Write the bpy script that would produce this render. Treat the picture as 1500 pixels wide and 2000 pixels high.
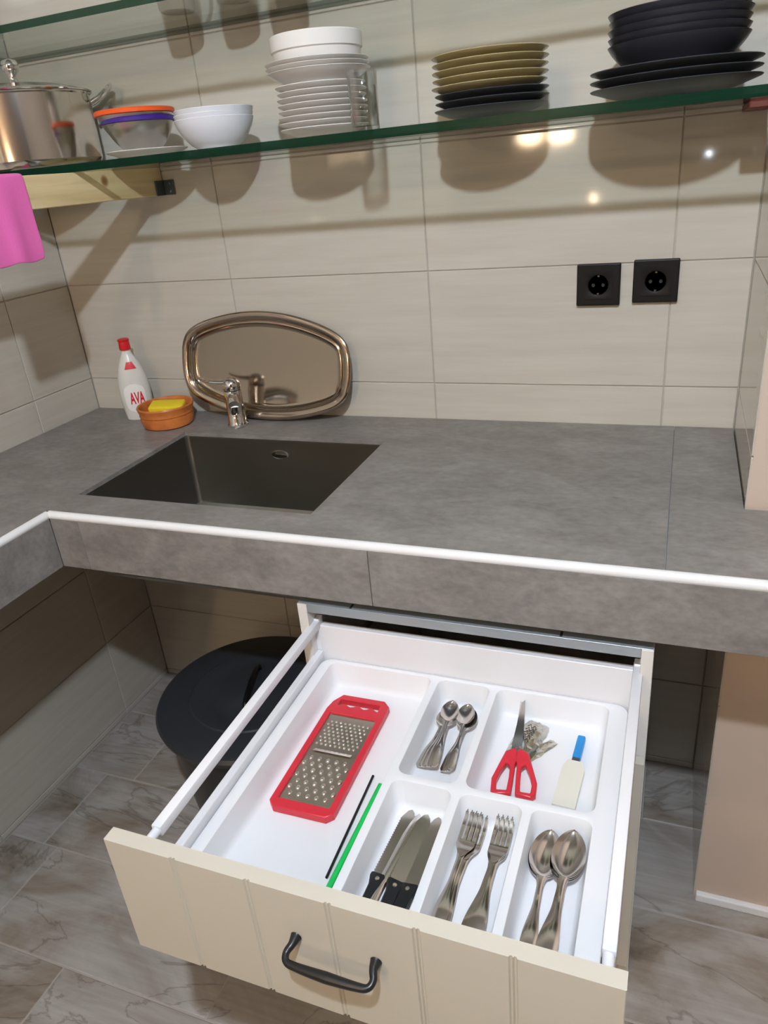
import bpy, bmesh, math, random
from mathutils import Vector, Matrix

for o in list(bpy.data.objects):
    bpy.data.objects.remove(o, do_unlink=True)
scene = bpy.context.scene
COL = scene.collection
PI = math.pi
random.seed(7)

# ------------------------------------------------------------------ camera
H = 0.934                                   # worktop height above the floor
cam_d = bpy.data.cameras.new('camera')
cam_d.sensor_fit = 'VERTICAL'
cam_d.sensor_height = 36.0
cam_d.lens = 36.0 * 1440.76 / 2000.0
cam_d.clip_start = 0.02
cam = bpy.data.objects.new('camera', cam_d)
COL.objects.link(cam)
yaw, pitch, roll = 0.3990, -0.4376, -0.0958
fw = Vector((-math.sin(yaw) * math.cos(pitch), math.cos(yaw) * math.cos(pitch), math.sin(pitch)))
rt = Vector((math.cos(yaw), math.sin(yaw), 0))
up = rt.cross(fw)
rt2 = rt * math.cos(roll) + up * math.sin(roll)
up2 = -rt * math.sin(roll) + up * math.cos(roll)
CAMLOC = Vector((1.5199, -1.5989, 1.486))
M4 = Matrix((rt2, up2, -fw)).transposed().to_4x4()
M4.translation = CAMLOC
cam.matrix_world = M4
scene.camera = cam

# ------------------------------------------------------------------ world, lights, exposure
w = bpy.data.worlds.new('world')
scene.world = w
w.use_nodes = True
w.node_tree.nodes['Background'].inputs[0].default_value = (0.05, 0.05, 0.055, 1)
w.node_tree.nodes['Background'].inputs[1].default_value = 0.3
scene.view_settings.view_transform = 'Standard'
scene.view_settings.look = 'None'
scene.view_settings.gamma = 1.0
scene.view_settings.use_curve_mapping = False
scene.view_settings.exposure = 0.0
LAMP_POS = (1.545, -1.825, 2.392)
LAMP_STRENGTH = 3650.0
LAMP_COLOR = (0.76, 0.86, 1.0)
WARM_STRENGTH = 80.0
ADDED_FILL_STRENGTH = 260.0
# the phone's own flash, just beside the lens
fl = bpy.data.lights.new('phone_flash', 'POINT')
fl.energy = 0.3
fl.color = (0.80, 0.92, 1.0)
fl.shadow_soft_size = 0.004
flo = bpy.data.objects.new('phone_flash', fl)
flo.location = (1.58, -1.60, 1.423)
COL.objects.link(flo)

# ------------------------------------------------------------------ materials
MATS = {}
def nodes_of(m):
    return m.node_tree.nodes, m.node_tree.links
def mat(name, color, rough=0.5, metal=0.0, spec=0.5, coat=0.0, trans=0.0, ior=1.45, emit=None, estr=0.0, bump=0.0, bscale=80.0, aniso=None, sss=0.0):
    if name in MATS:
        return MATS[name]
    m = bpy.data.materials.new(name)
    m.use_nodes = True
    n, l = nodes_of(m)
    b = n['Principled BSDF']
    b.inputs['Base Color'].default_value = (*color, 1)
    b.inputs['Roughness'].default_value = rough
    b.inputs['Metallic'].default_value = metal
    b.inputs['Specular IOR Level'].default_value = spec
    b.inputs['Coat Weight'].default_value = coat
    b.inputs['Coat Roughness'].default_value = 0.06
    b.inputs['Transmission Weight'].default_value = trans
    b.inputs['IOR'].default_value = ior
    if sss:
        b.inputs['Subsurface Weight'].default_value = sss
        b.inputs['Subsurface Radius'].default_value = (0.01, 0.01, 0.01)
    if emit:
        b.inputs['Emission Color'].default_value = (*emit, 1)
        b.inputs['Emission Strength'].default_value = estr
    if bump:
        tc = n.new('ShaderNodeTexCoord')
        t = n.new('ShaderNodeTexNoise')
        t.inputs['Scale'].default_value = bscale
        t.inputs['Detail'].default_value = 3
        l.new(tc.outputs['Object'], t.inputs['Vector'])
        bp = n.new('ShaderNodeBump')
        bp.inputs['Strength'].default_value = bump
        bp.inputs['Distance'].default_value = 0.002
        l.new(t.outputs['Fac'], bp.inputs['Height'])
        l.new(bp.outputs['Normal'], b.inputs['Normal'])
    MATS[name] = m
    return m

def pos_random(n, l, sx, sy, sz, rnd=7.0):
    """world position scaled per axis plus an offset that differs from piece to piece"""
    g = n.new('ShaderNodeNewGeometry')
    oi = n.new('ShaderNodeObjectInfo')
    mul = n.new('ShaderNodeVectorMath'); mul.operation = 'MULTIPLY'
    mul.inputs[1].default_value = (sx, sy, sz)
    l.new(g.outputs['Position'], mul.inputs[0])
    comb = n.new('ShaderNodeMath'); comb.operation = 'MULTIPLY'
    comb.inputs[1].default_value = rnd
    l.new(oi.outputs['Random'], comb.inputs[0])
    add = n.new('ShaderNodeVectorMath'); add.operation = 'ADD'
    l.new(mul.outputs[0], add.inputs[0]); l.new(comb.outputs[0], add.inputs[1])
    return add.outputs[0]
def noise(n, l, vec, scale, detail=4, rough=0.55, dist=0.0):
    t = n.new('ShaderNodeTexNoise')
    t.inputs['Scale'].default_value = scale; t.inputs['Detail'].default_value = detail
    t.inputs['Roughness'].default_value = rough; t.inputs['Distortion'].default_value = dist
    l.new(vec, t.inputs['Vector'])
    return t.outputs['Fac']
def ramp(n, l, fac, stops):
    r = n.new('ShaderNodeValToRGB')
    e = r.color_ramp.elements
    while len(e) < len(stops): e.new(0.5)
    for i, (p, c) in enumerate(stops):
        e[i].position = p; e[i].color = (*c, 1)
    l.new(fac, r.inputs['Fac'])
    return r.outputs['Color']
def mixc(n, l, fac, a, b, mode='MIX'):
    m = n.new('ShaderNodeMix'); m.data_type = 'RGBA'; m.blend_type = mode
    if isinstance(fac, float): m.inputs['Factor'].default_value = fac
    else: l.new(fac, m.inputs['Factor'])
    for s, v in ((6, a), (7, b)):
        if isinstance(v, tuple): m.inputs[s].default_value = (*v, 1)
        else: l.new(v, m.inputs[s])
    return m.outputs[2]

def tile_mat(name, axis, c0, c1, rough):
    m = mat(name, c0, rough, coat=0.0)
    n, l = nodes_of(m); b = n['Principled BSDF']
    sc = {'x': (3.0, 3.0, 45.0), 'y': (3.0, 3.0, 45.0)}[axis]
    v = pos_random(n, l, *sc)
    f = noise(n, l, v, 1.3, 5, 0.6)
    c = ramp(n, l, f, [(0.3, c0), (0.7, c1)])
    l.new(c, b.inputs['Base Color'])
    # slightly wavy glaze
    g = n.new('ShaderNodeNewGeometry')
    f2 = noise(n, l, g.outputs['Position'], 14.0, 2)
    bp = n.new('ShaderNodeBump'); bp.inputs['Strength'].default_value = 0.03; bp.inputs['Distance'].default_value = 0.002
    l.new(f2, bp.inputs['Height']); l.new(bp.outputs['Normal'], b.inputs['Normal'])
    return m
TILE = tile_mat('cream_wall_tile', 'x', (0.495, 0.455, 0.38), (0.555, 0.515, 0.44), 0.06)
GROUT = mat('wall_grout', (0.44, 0.40, 0.34), 0.9)
PLASTER = mat('pillar_plaster', (0.56, 0.45, 0.36), 0.75, bump=0.15, bscale=60)
ROOMWALL = mat('room_plaster', (0.10, 0.066, 0.042), 0.6)
ROOMLIGHT = mat('room_plaster_pale', (0.22, 0.18, 0.14), 0.8)
CEIL = mat('ceiling_paint', (0.35, 0.33, 0.30), 0.9)

def stone_mat():
    m = mat('grey_stone_tile', (0.2, 0.19, 0.18), 0.42)
    n, l = nodes_of(m); b = n['Principled BSDF']
    v = pos_random(n, l, 1.0, 1.6, 1.6)
    f = noise(n, l, v, 9.0, 7, 0.62, 0.6)
    f2 = noise(n, l, v, 55.0, 5, 0.6)
    c = ramp(n, l, f, [(0.28, (0.18, 0.162, 0.148)), (0.5, (0.23, 0.21, 0.193)), (0.75, (0.295, 0.273, 0.253))])
    c2 = ramp(n, l, f2, [(0.3, (0.75, 0.75, 0.75)), (0.7, (1.12, 1.12, 1.12))])
    l.new(mixc(n, l, 0.8, c, c2, 'MULTIPLY'), b.inputs['Base Color'])
    bp = n.new('ShaderNodeBump'); bp.inputs['Strength'].default_value = 0.08; bp.inputs['Distance'].default_value = 0.001
    l.new(f2, bp.inputs['Height']); l.new(bp.outputs['Normal'], b.inputs['Normal'])
    return m
STONE = stone_mat()
STONE_GROUT = mat('grey_grout', (0.30, 0.29, 0.28), 0.9)
TRIM = mat('white_edge_trim', (0.80, 0.79, 0.78), 0.3)

def floor_mat():
    m = mat('rustic_floor_tile', (0.3, 0.26, 0.22), 0.38)
    n, l = nodes_of(m); b = n['Principled BSDF']
    v = pos_random(n, l, 1.0, 1.9, 1.0, 13.0)
    f = noise(n, l, v, 2.6, 8, 0.60, 0.9)
    c = ramp(n, l, f, [(0.28, (0.14, 0.105, 0.078)), (0.40, (0.28, 0.235, 0.19)), (0.52, (0.38, 0.35, 0.315)), (0.70, (0.50, 0.48, 0.45))])
    # thin dark veins
    f2 = noise(n, l, v, 1.5, 6, 0.55, 1.4)
    vein = n.new('ShaderNodeMath'); vein.operation = 'SUBTRACT'; vein.inputs[1].default_value = 0.5
    l.new(f2, vein.inputs[0])
    ab = n.new('ShaderNodeMath'); ab.operation = 'ABSOLUTE'; l.new(vein.outputs[0], ab.inputs[0])
    vc = ramp(n, l, ab.outputs[0], [(0.0, (0.45, 0.40, 0.36)), (0.012, (1, 1, 1))])
    c = mixc(n, l, 0.6, c, vc, 'MULTIPLY')
    # fine streaks along the plank
    v2 = pos_random(n, l, 3.0, 60.0, 1.0, 5.0)
    f3 = noise(n, l, v2, 1.5, 4)
    sc = ramp(n, l, f3, [(0.3, (0.82, 0.80, 0.78)), (0.7, (1.1, 1.1, 1.1))])
    c = mixc(n, l, 0.7, c, sc, 'MULTIPLY')
    l.new(c, b.inputs['Base Color'])
    bp = n.new('ShaderNodeBump'); bp.inputs['Strength'].default_value = 0.2; bp.inputs['Distance'].default_value = 0.002
    l.new(f, bp.inputs['Height']); l.new(bp.outputs['Normal'], b.inputs['Normal'])
    return m
FLOOR = floor_mat()
FLOOR_GROUT = mat('floor_grout', (0.42, 0.38, 0.34), 0.9)

def glass_face_mat():
    m = bpy.data.materials.new('shelf_glass'); m.use_nodes = True
    n, l = nodes_of(m); n.clear()
    out = n.new('ShaderNodeOutputMaterial')
    tr = n.new('ShaderNodeBsdfTransparent'); tr.inputs[0].default_value = (0.93, 0.965, 0.94, 1)
    gl = n.new('ShaderNodeBsdfGlossy'); gl.inputs['Roughness'].default_value = 0.02
    lw = n.new('ShaderNodeLayerWeight'); lw.inputs['Blend'].default_value = 0.5
    pw = n.new('ShaderNodeMath'); pw.operation = 'POWER'; pw.inputs[1].default_value = 5.0
    l.new(lw.outputs['Facing'], pw.inputs[0])
    fr = n.new('ShaderNodeMath'); fr.operation = 'MULTIPLY_ADD'; fr.inputs[1].default_value = 0.9; fr.inputs[2].default_value = 0.04
    l.new(pw.outputs[0], fr.inputs[0])
    mx = n.new('ShaderNodeMixShader')
    l.new(fr.outputs[0], mx.inputs[0]); l.new(tr.outputs[0], mx.inputs[1]); l.new(gl.outputs[0], mx.inputs[2])
    l.new(mx.outputs[0], out.inputs[0])
    return m
GLASS_FACE = glass_face_mat()
def glass_edge_mat():
    m = mat('shelf_glass_edge', (0.001, 0.035, 0.016), 0.25, spec=0.25)
    n, l = nodes_of(m)
    tr = n.new('ShaderNodeBsdfTransparent'); tr.inputs[0].default_value = (0.22, 0.30, 0.25, 1)
    mx = n.new('ShaderNodeMixShader'); mx.inputs[0].default_value = 0.40
    l.new(n['Principled BSDF'].outputs[0], mx.inputs[1]); l.new(tr.outputs[0], mx.inputs[2])
    l.new(mx.outputs[0], n['Material Output'].inputs['Surface'])
    return m
GLASS_EDGE = glass_edge_mat()

def clear_mat(name, tint, weight=1.0):
    m = bpy.data.materials.new(name); m.use_nodes = True
    n, l = nodes_of(m); n.clear()
    out = n.new('ShaderNodeOutputMaterial')
    tr = n.new('ShaderNodeBsdfTransparent'); tr.inputs[0].default_value = (*tint, 1)
    gl = n.new('ShaderNodeBsdfGlossy'); gl.inputs['Roughness'].default_value = 0.04
    lw = n.new('ShaderNodeLayerWeight'); lw.inputs['Blend'].default_value = 0.35 * weight
    mx = n.new('ShaderNodeMixShader')
    l.new(lw.outputs['Facing'], mx.inputs[0]); l.new(tr.outputs[0], mx.inputs[1]); l.new(gl.outputs[0], mx.inputs[2])
    l.new(mx.outputs[0], out.inputs[0])
    return m
CLEAR = clear_mat('clear_glass', (0.93, 0.94, 0.93))
FILM = clear_mat('clear_plastic_film', (0.86, 0.83, 0.74), 1.3)

STEEL = mat('polished_steel', (0.70, 0.66, 0.61), 0.13, 1.0)
CUTLERY = mat('cutlery_steel', (0.66, 0.62, 0.58), 0.16, 1.0)
TRAYSTEEL = mat('tray_steel', (0.50, 0.42, 0.34), 0.12, 1.0)
CHROME = mat('chrome', (0.78, 0.77, 0.76), 0.06, 1.0)
SINKSTEEL = mat('brushed_sink_steel', (0.31, 0.297, 0.27), 0.28, 1.0, bump=0.05, bscale=300)
ZINC = mat('galvanised_steel', (0.40, 0.44, 0.46), 0.45, 0.55)
BLADE = mat('knife_steel', (0.50, 0.47, 0.43), 0.20, 1.0)
WHITEP = mat('white_plastic', (0.82, 0.82, 0.83), 0.35)
WHITEM = mat('white_painted_metal', (0.80, 0.79, 0.80), 0.35)
MELAMINE = mat('white_melamine', (0.74, 0.71, 0.66), 0.45)
CREAM = mat('cream_front_paint', (0.56, 0.52, 0.43), 0.5, bump=0.06, bscale=500)
BLACKIRON = mat('black_iron', (0.012, 0.012, 0.012), 0.32)
BLACKP = mat('black_plastic', (0.010, 0.011, 0.013), 0.30)
LIDP = mat('black_lid_plastic', (0.026, 0.029, 0.034), 0.38, bump=0.1, bscale=200)
SOCKETP = mat('black_socket_plastic', (0.011, 0.010, 0.009), 0.45, spec=0.22)
REDP = mat('red_plastic', (0.62, 0.028, 0.045), 0.32)
REDCAP = mat('red_cap_plastic', (0.60, 0.012, 0.02), 0.3)
LABELRED = mat('red_label_print', (0.62, 0.02, 0.03), 0.4)
BOTTLE = mat('pearl_bottle_plastic', (0.66, 0.65, 0.60), 0.28, sss=0.2)
LABELW = mat('white_label', (0.80, 0.79, 0.76), 0.35)
def terracotta():
    m = mat('terracotta', (0.55, 0.17, 0.035), 0.32)
    n, l = nodes_of(m); b = n['Principled BSDF']
    tc = n.new('ShaderNodeTexCoord')
    f = noise(n, l, tc.outputs['Object'], 25.0, 4)
    l.new(ramp(n, l, f, [(0.3, (0.40, 0.10, 0.02)), (0.7, (0.62, 0.20, 0.045))]), b.inputs['Base Color'])
    return m
TERRA = terracotta()
SPONGE = mat('yellow_sponge', (0.80, 0.60, 0.02), 0.9, bump=0.6, bscale=400)
ORANGE = mat('orange_silicone', (0.80, 0.10, 0.012), 0.4)
PURPLE = mat('purple_silicone', (0.045, 0.015, 0.22), 0.4)
WHITEC = mat('white_ceramic', (0.72, 0.69, 0.65), 0.2)
MILKC = mat('milky_bowl_ceramic', (0.70, 0.71, 0.74), 0.25)
BEIGEC = mat('beige_glaze', (0.40, 0.33, 0.17), 0.25)
DARKC = mat('charcoal_glaze', (0.022, 0.022, 0.028), 0.28)
DARKC2 = mat('slate_glaze', (0.040, 0.044, 0.048), 0.35)
PINK = mat('pink_cloth', (0.85, 0.16, 0.46), 0.85, bump=0.2, bscale=300)
GREENP = mat('green_straw_plastic', (0.01, 0.50, 0.10), 0.35)
BLUEP = mat('blue_plastic', (0.01, 0.25, 0.62), 0.35)
IVORY = mat('ivory_plastic', (0.76, 0.73, 0.62), 0.4)
INK = mat('black_print', (0.02, 0.02, 0.02), 0.5)
RUST = mat('red_brown_bracket', (0.16, 0.03, 0.02), 0.5)
SILVERED = mat('grey_bracket', (0.10, 0.13, 0.14), 0.4, 0.6)
def pine():
    m = mat('pine_wood', (0.7, 0.55, 0.3), 0.5)
    n, l = nodes_of(m); b = n['Principled BSDF']
    tc = n.new('ShaderNodeTexCoord')
    mp = n.new('ShaderNodeMapping'); mp.inputs['Scale'].default_value = (30, 3, 45)
    l.new(tc.outputs['Object'], mp.inputs[0])
    f = noise(n, l, mp.outputs[0], 1.0, 4, 0.5, 0.6)
    c = ramp(n, l, f, [(0.3, (0.62, 0.46, 0.22)), (0.6, (0.78, 0.62, 0.34)), (0.8, (0.70, 0.50, 0.25))])
    vo = n.new('ShaderNodeTexVoronoi'); vo.inputs['Scale'].default_value = 8.0
    vo.voronoi_dimensions = '2D'
    sx = n.new('ShaderNodeSeparateXYZ'); cx = n.new('ShaderNodeCombineXYZ')
    l.new(tc.outputs['Object'], sx.inputs[0]); l.new(sx.outputs['Y'], cx.inputs['X']); l.new(sx.outputs['Z'], cx.inputs['Y']); l.new(cx.outputs[0], vo.inputs['Vector'])
    k = ramp(n, l, vo.outputs['Distance'], [(0.0, (0.20, 0.09, 0.04)), (0.06, (0.42, 0.23, 0.10)), (0.11, (1, 1, 1))])
    l.new(mixc(n, l, 0.85, c, k, 'MULTIPLY'), b.inputs['Base Color'])
    return m
PINE = pine()

# ------------------------------------------------------------------ mesh builder
class MB:
    def __init__(s): s.v = []; s.f = []; s.mi = []
    def add(s, vs, fs, mi=0):
        o = len(s.v); s.v += [tuple(x) for x in vs]
        s.f += [tuple(i + o for i in f) for f in fs]; s.mi += [mi] * len(fs)
        return s
    def box(s, x0, x1, y0, y1, z0, z1, mi=0):
        v = [(x, y, z) for z in (z0, z1) for y in (y0, y1) for x in (x0, x1)]
        return s.add(v, [(0, 2, 3, 1), (4, 5, 7, 6), (0, 1, 5, 4), (2, 6, 7, 3), (0, 4, 6, 2), (1, 3, 7, 5)], mi)
    def rbox(s, x0, x1, y0, y1, z0, z1, r=0.003, seg=2, mi=0):
        bm = bmesh.new()
        bmesh.ops.create_cube(bm, size=1.0)
        for q in bm.verts:
            q.co = Vector(((x0 + x1) / 2 + q.co.x * (x1 - x0), (y0 + y1) / 2 + q.co.y * (y1 - y0), (z0 + z1) / 2 + q.co.z * (z1 - z0)))
        bmesh.ops.bevel(bm, geom=list(bm.edges), offset=r, segments=seg, profile=0.5, affect='EDGES')
        return s.from_bm(bm, mi)
    def from_bm(s, bm, mi=0):
        bm.verts.index_update()
        s.add([q.co[:] for q in bm.verts], [[q.index for q in f.verts] for f in bm.faces], mi)
        bm.free(); return s
    def lathe(s, prof, seg=48, c=(0, 0, 0), sx=1.0, sy=1.0, mi=0):
        vs = []; fs = []; rings = []
        for r, z in prof:
            if abs(r) < 1e-6:
                vs.append((c[0], c[1], c[2] + z)); rings.append([len(vs) - 1])
            else:
                a0 = len(vs)
                for i in range(seg):
                    a = 2 * PI * i / seg
                    vs.append((c[0] + r * sx * math.cos(a), c[1] + r * sy * math.sin(a), c[2] + z))
                rings.append(list(range(a0, a0 + seg)))
        for A, B in zip(rings, rings[1:]):
            if len(A) == 1 and len(B) == 1: continue
            for i in range(seg):
                j = (i + 1) % seg
                if len(A) == 1: fs.append((A[0], B[j], B[i]))
                elif len(B) == 1: fs.append((A[i], A[j], B[0]))
                else: fs.append((A[i], A[j], B[j], B[i]))
        return s.add(vs, fs, mi)
    def tube(s, path, r, seg=12, caps=True, mi=0):
        P = [Vector(p) for p in path]
        R = r if isinstance(r, (list, tuple)) else [r] * len(P)
        vs = []; fs = []
        t0 = (P[1] - P[0]).normalized()
        nrm = t0.orthogonal().normalized()
        for i, p in enumerate(P):
            t = (P[min(i + 1, len(P) - 1)] - P[max(i - 1, 0)]).normalized()
            nrm = (nrm - t * nrm.dot(t)).normalized()
            bn = t.cross(nrm)
            for k in range(seg):
                a = 2 * PI * k / seg
                vs.append(p + (nrm * math.cos(a) + bn * math.sin(a)) * R[i])
        for i in range(len(P) - 1):
            for k in range(seg):
                j = (k + 1) % seg
                fs.append((i * seg + k, i * seg + j, (i + 1) * seg + j, (i + 1) * seg + k))
        if caps:
            fs.append(tuple(reversed(range(seg)))); fs.append(tuple(range((len(P) - 1) * seg, len(P) * seg)))
        return s.add(vs, fs, mi)
    def prism(s, poly, z0, z1, mi=0):
        n = len(poly)
        vs = [(x, y, z0) for x, y in poly] + [(x, y, z1) for x, y in poly]
        fs = [tuple(reversed(range(n))), tuple(range(n, 2 * n))] + [(i, (i + 1) % n, n + (i + 1) % n, n + i) for i in range(n)]
        return s.add(vs, fs, mi)
    def loops(s, loops, cap0=True, cap1=True, mi=0):
        n = len(loops[0]); vs = []; fs = []
        for L in loops: vs += [tuple(p) for p in L]
        for a in range(len(loops) - 1):
            for i in range(n):
                j = (i + 1) % n
                fs.append((a * n + i, a * n + j, (a + 1) * n + j, (a + 1) * n + i))
        if cap0: fs.append(tuple(reversed(range(n))))
        if cap1: fs.append(tuple(range((len(loops) - 1) * n, len(loops) * n)))
        return s.add(vs, fs, mi)
    def sheet(s, P, mask, th, mi=0):
        """thick sheet: P[i][j] top points, mask[i][j] cells kept"""
        ni, nj = len(P), len(P[0])
        vs = [p for row in P for p in row] + [(p[0], p[1], p[2] - th) for row in P for p in row]
        off = ni * nj; fs = []
        ok = lambda i, j: 0 <= i < ni - 1 and 0 <= j < nj - 1 and mask(i, j)
        for i in range(ni - 1):
            for j in range(nj - 1):
                if not ok(i, j): continue
                a, b, c, d = i * nj + j, i * nj + j + 1, (i + 1) * nj + j + 1, (i + 1) * nj + j
                fs.append((a, b, c, d)); fs.append((d + off, c + off, b + off, a + off))
                if not ok(i - 1, j): fs.append((b, a, a + off, b + off))
                if not ok(i + 1, j): fs.append((d, c, c + off, d + off))
                if not ok(i, j - 1): fs.append((a, d, d + off, a + off))
                if not ok(i, j + 1): fs.append((c, b, b + off, c + off))
        return s.add(vs, fs, mi)
    def mesh(s, name, mats, smooth=None, off=(0, 0, 0), fix=True):
        me = bpy.data.meshes.new(name)
        me.from_pydata([(x - off[0], y - off[1], z - off[2]) for x, y, z in s.v], [], s.f)
        mats = mats if isinstance(mats, (list, tuple)) else [mats]
        for m in mats: me.materials.append(m)
        if len(mats) > 1: me.polygons.foreach_set('material_index', s.mi)
        if fix:
            bm = bmesh.new(); bm.from_mesh(me)
            bmesh.ops.remove_doubles(bm, verts=bm.verts, dist=1e-6)
            bmesh.ops.recalc_face_normals(bm, faces=bm.faces)
            bm.to_mesh(me); bm.free()
        if smooth:
            me.shade_smooth()
            me.set_sharp_from_angle(angle=math.radians(smooth))
        me.update()
        return me

def bm_prism_holes(outer, holes, z0, z1):
    b = bmesh.new(); es = []; rings = []
    for P in [outer] + holes:
        vs = [b.verts.new((x, y, z1)) for x, y in P]
        es += [b.edges.new((vs[i], vs[(i + 1) % len(vs)])) for i in range(len(vs))]; rings.append(vs)
    bmesh.ops.triangle_fill(b, use_beauty=True, edges=es)
    geo = bmesh.ops.extrude_face_region(b, geom=list(b.faces))
    for q in geo['geom']:
        if isinstance(q, bmesh.types.BMVert): q.co.z = z0
    bmesh.ops.recalc_face_normals(b, faces=b.faces)
    return b

def link(name, data, parent=None, loc=(0, 0, 0), rot=None):
    o = bpy.data.objects.new(name, data)
    COL.objects.link(o)
    o.location = loc
    if rot: o.rotation_euler = rot
    if parent: o.parent = parent
    return o
def tag(o, label, cat, group=None, kind=None):
    o['label'] = label; o['category'] = cat
    if group: o['group'] = group
    if kind: o['kind'] = kind
    return o
def thing(name, label, cat, loc=(0, 0, 0), rot=None, group=None):
    o = bpy.data.objects.new(name, None)
    o.empty_display_size = 0.05
    COL.objects.link(o); o.location = loc
    if rot: o.rotation_euler = rot
    return tag(o, label, cat, group)
def part(name, mb, m, parent, smooth=None, world=False, label=None, fix=True):
    """a part given in its parent's local frame, or in world coordinates for an unrotated parent"""
    off = (0, 0, 0)
    if world:
        q = parent; off = Vector((0, 0, 0))
        while q: off = off + Vector(q.location); q = q.parent
    o = link(name, mb.mesh(name, m, smooth, off, fix), parent)
    if label: o['label'] = label
    return o
def copy_tree(o, loc=None, rot=None, parent=None, label=None):
    c = o.copy(); COL.objects.link(c)
    if parent: c.parent = parent
    if loc: c.location = loc
    if rot: c.rotation_euler = rot
    if label: c['label'] = label
    for ch in o.children:
        copy_tree(ch, parent=c)
    return c
def struct(name, mb, m, smooth=None):
    o = link(name, mb.mesh(name, m, smooth)); o['kind'] = 'structure'
    return o
ORD = ['lowest', 'second', 'third', 'fourth', 'fifth', 'sixth', 'seventh', 'eighth', 'ninth']

# ------------------------------------------------------------------ the room shell
_tile_cache = {}
def tile_piece(name, parent, m, size, center, th_axis, bev=0.0012):
    """one flat tile with chamfered edges; alike pieces share their mesh"""
    key = (tuple(round(q, 4) for q in size), m.name, name)
    if key not in _tile_cache:
        mb = MB(); a, b, c = (q / 2 for q in size)
        mb.rbox(-a, a, -b, b, -c, c, bev, 1)
        _tile_cache[key] = mb.mesh(name, m)
    return link(name, _tile_cache[key], parent, center)
def cuts(a, b, first, step):
    out = [a]; k = first
    while k <= a + 0.004: k += step
    while k < b - 0.004: out.append(k); k += step
    return out + [b]
GAP = 0.0011; TH = 0.008
zj0 = (H + 0.085) % 0.25
CEILZ = 2.62
# back wall
wb = struct('wall_back', MB().box(-0.1, 1.70, 0.0028, 0.12, -0.02, CEILZ), GROUT)
xs = cuts(0.0, 1.645, 0.0033, 0.5); zs = cuts(0.0, CEILZ, zj0, 0.25)
for x0, x1 in zip(xs, xs[1:]):
    for z0, z1 in zip(zs, zs[1:]):
        tile_piece('tile', wb, TILE, (x1 - x0 - 2 * GAP, TH, z1 - z0 - 2 * GAP), ((x0 + x1) / 2, TH / 2, (z0 + z1) / 2), 1)
# left wall
wl = struct('wall_left', MB().box(-0.12, -0.0028, -3.7, 0.0, -0.02, CEILZ), GROUT)
ys = cuts(-2.22, 0.0, -2.216, 0.5)
for y0, y1 in zip(ys, ys[1:]):
    for z0, z1 in zip(zs, zs[1:]):
        tile_piece('tile', wl, TILE, (TH, y1 - y0 - 2 * GAP, z1 - z0 - 2 * GAP), (-TH / 2, (y0 + y1) / 2, (z0 + z1) / 2), 0)
# pillar: wall on the right, tiled on the side that faces the worktop
PX, PY, FB0 = 1.645, -0.385, H - 0.118
wr = struct('wall_right', MB().box(PX + 0.0028, 3.2, PY, 0.12, -0.02, CEILZ), PLASTER)
ys2 = [PY + 0.001, 0.0]
for z0, z1 in zip(zs, zs[1:]):
    tile_piece('tile', wr, TILE, (TH, 0.383, z1 - z0 - 2 * GAP), (PX + TH / 2 - 0.0002, PY + 0.193, (z0 + z1) / 2), 0)
struct('baseboard_right', MB().rbox(PX + 0.004, 3.2, PY - 0.012, PY + 0.001, 0.0, 0.022, 0.003), TRIM)
# walls behind the camera, ceiling
struct('wall_front', MB().box(-0.1, 3.3, -3.80, -3.70, -0.02, CEILZ), ROOMWALL)
struct('wall_far_right', MB().box(3.2, 3.3, -3.7, 0.12, -0.02, CEILZ), ROOMLIGHT)
struct('ceiling', MB().box(-0.12, 3.3, -3.8, 0.12, CEILZ, CEILZ + 0.1), CEIL)
# floor with plank-shaped stone tiles
fl_o = struct('floor', MB().box(-0.12, 3.3, -3.8, 0.12, -0.06, -0.0015), FLOOR_GROUT)
rows = [0.0, -0.20]
while rows[-1] > -3.7: rows.append(rows[-1] - 0.245)
rows[-1] = -3.7
starts = {0: 0.33, 1: 0.20, 2: 0.11, 3: 0.155, 4: 0.40, 5: 0.05}
for k, (ya, yb) in enumerate(zip(rows, rows[1:])):
    st = starts.get(k, (k * 0.19) % 0.6)
    fx = cuts(0.0, 3.2, st, 0.60)
    for x0, x1 in zip(fx, fx[1:]):
        tile_piece('floor_tile', fl_o, FLOOR, (x1 - x0 - 0.004, (ya - yb) - 0.004, 0.010), ((x0 + x1) / 2, (ya + yb) / 2, -0.005), 2, 0.0015)

# ------------------------------------------------------------------ ceiling lamp (the light of the room)
cl = thing('ceiling_lamp', 'round white glass globe lamp hanging from the ceiling', 'lamp', LAMP_POS)
GLOBE = mat('lit_globe', (1, 1, 1), 0.4, emit=LAMP_COLOR, estr=LAMP_STRENGTH)
part('globe', MB().lathe([(0, -0.03)] + [(0.03 * math.cos(a), 0.03 * math.sin(a)) for a in [(-80 + 10 * i) * PI / 180 for i in range(17)]] + [(0, 0.03)], 32), GLOBE, cl, 60)
part('canopy', MB().lathe([(0, 0.227), (0.05, 0.227), (0.05, 0.21), (0.012, 0.195), (0.006, 0.06), (0.012, 0.05), (0.012, 0.031), (0, 0.031)], 32), WHITEM, cl, 40)
wc = thing('ceiling_lamp', 'added warm fill globe, unseen, hanging from the ceiling by the brown wall', 'lamp', (0.9, -3.2, 2.40))  # added unseen lamp: carries warm fill so the wall lamps can be dimmer
part('globe', MB().lathe([(0, -0.06)] + [(0.06 * math.cos(a), 0.06 * math.sin(a)) for a in [(-80 + 10 * i) * PI / 180 for i in range(17)]] + [(0, 0.06)], 32),
     mat('added_fill_globe', (1, 0.8, 0.6), 0.4, emit=(1.0, 0.74, 0.46), estr=ADDED_FILL_STRENGTH), wc, 60)
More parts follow.
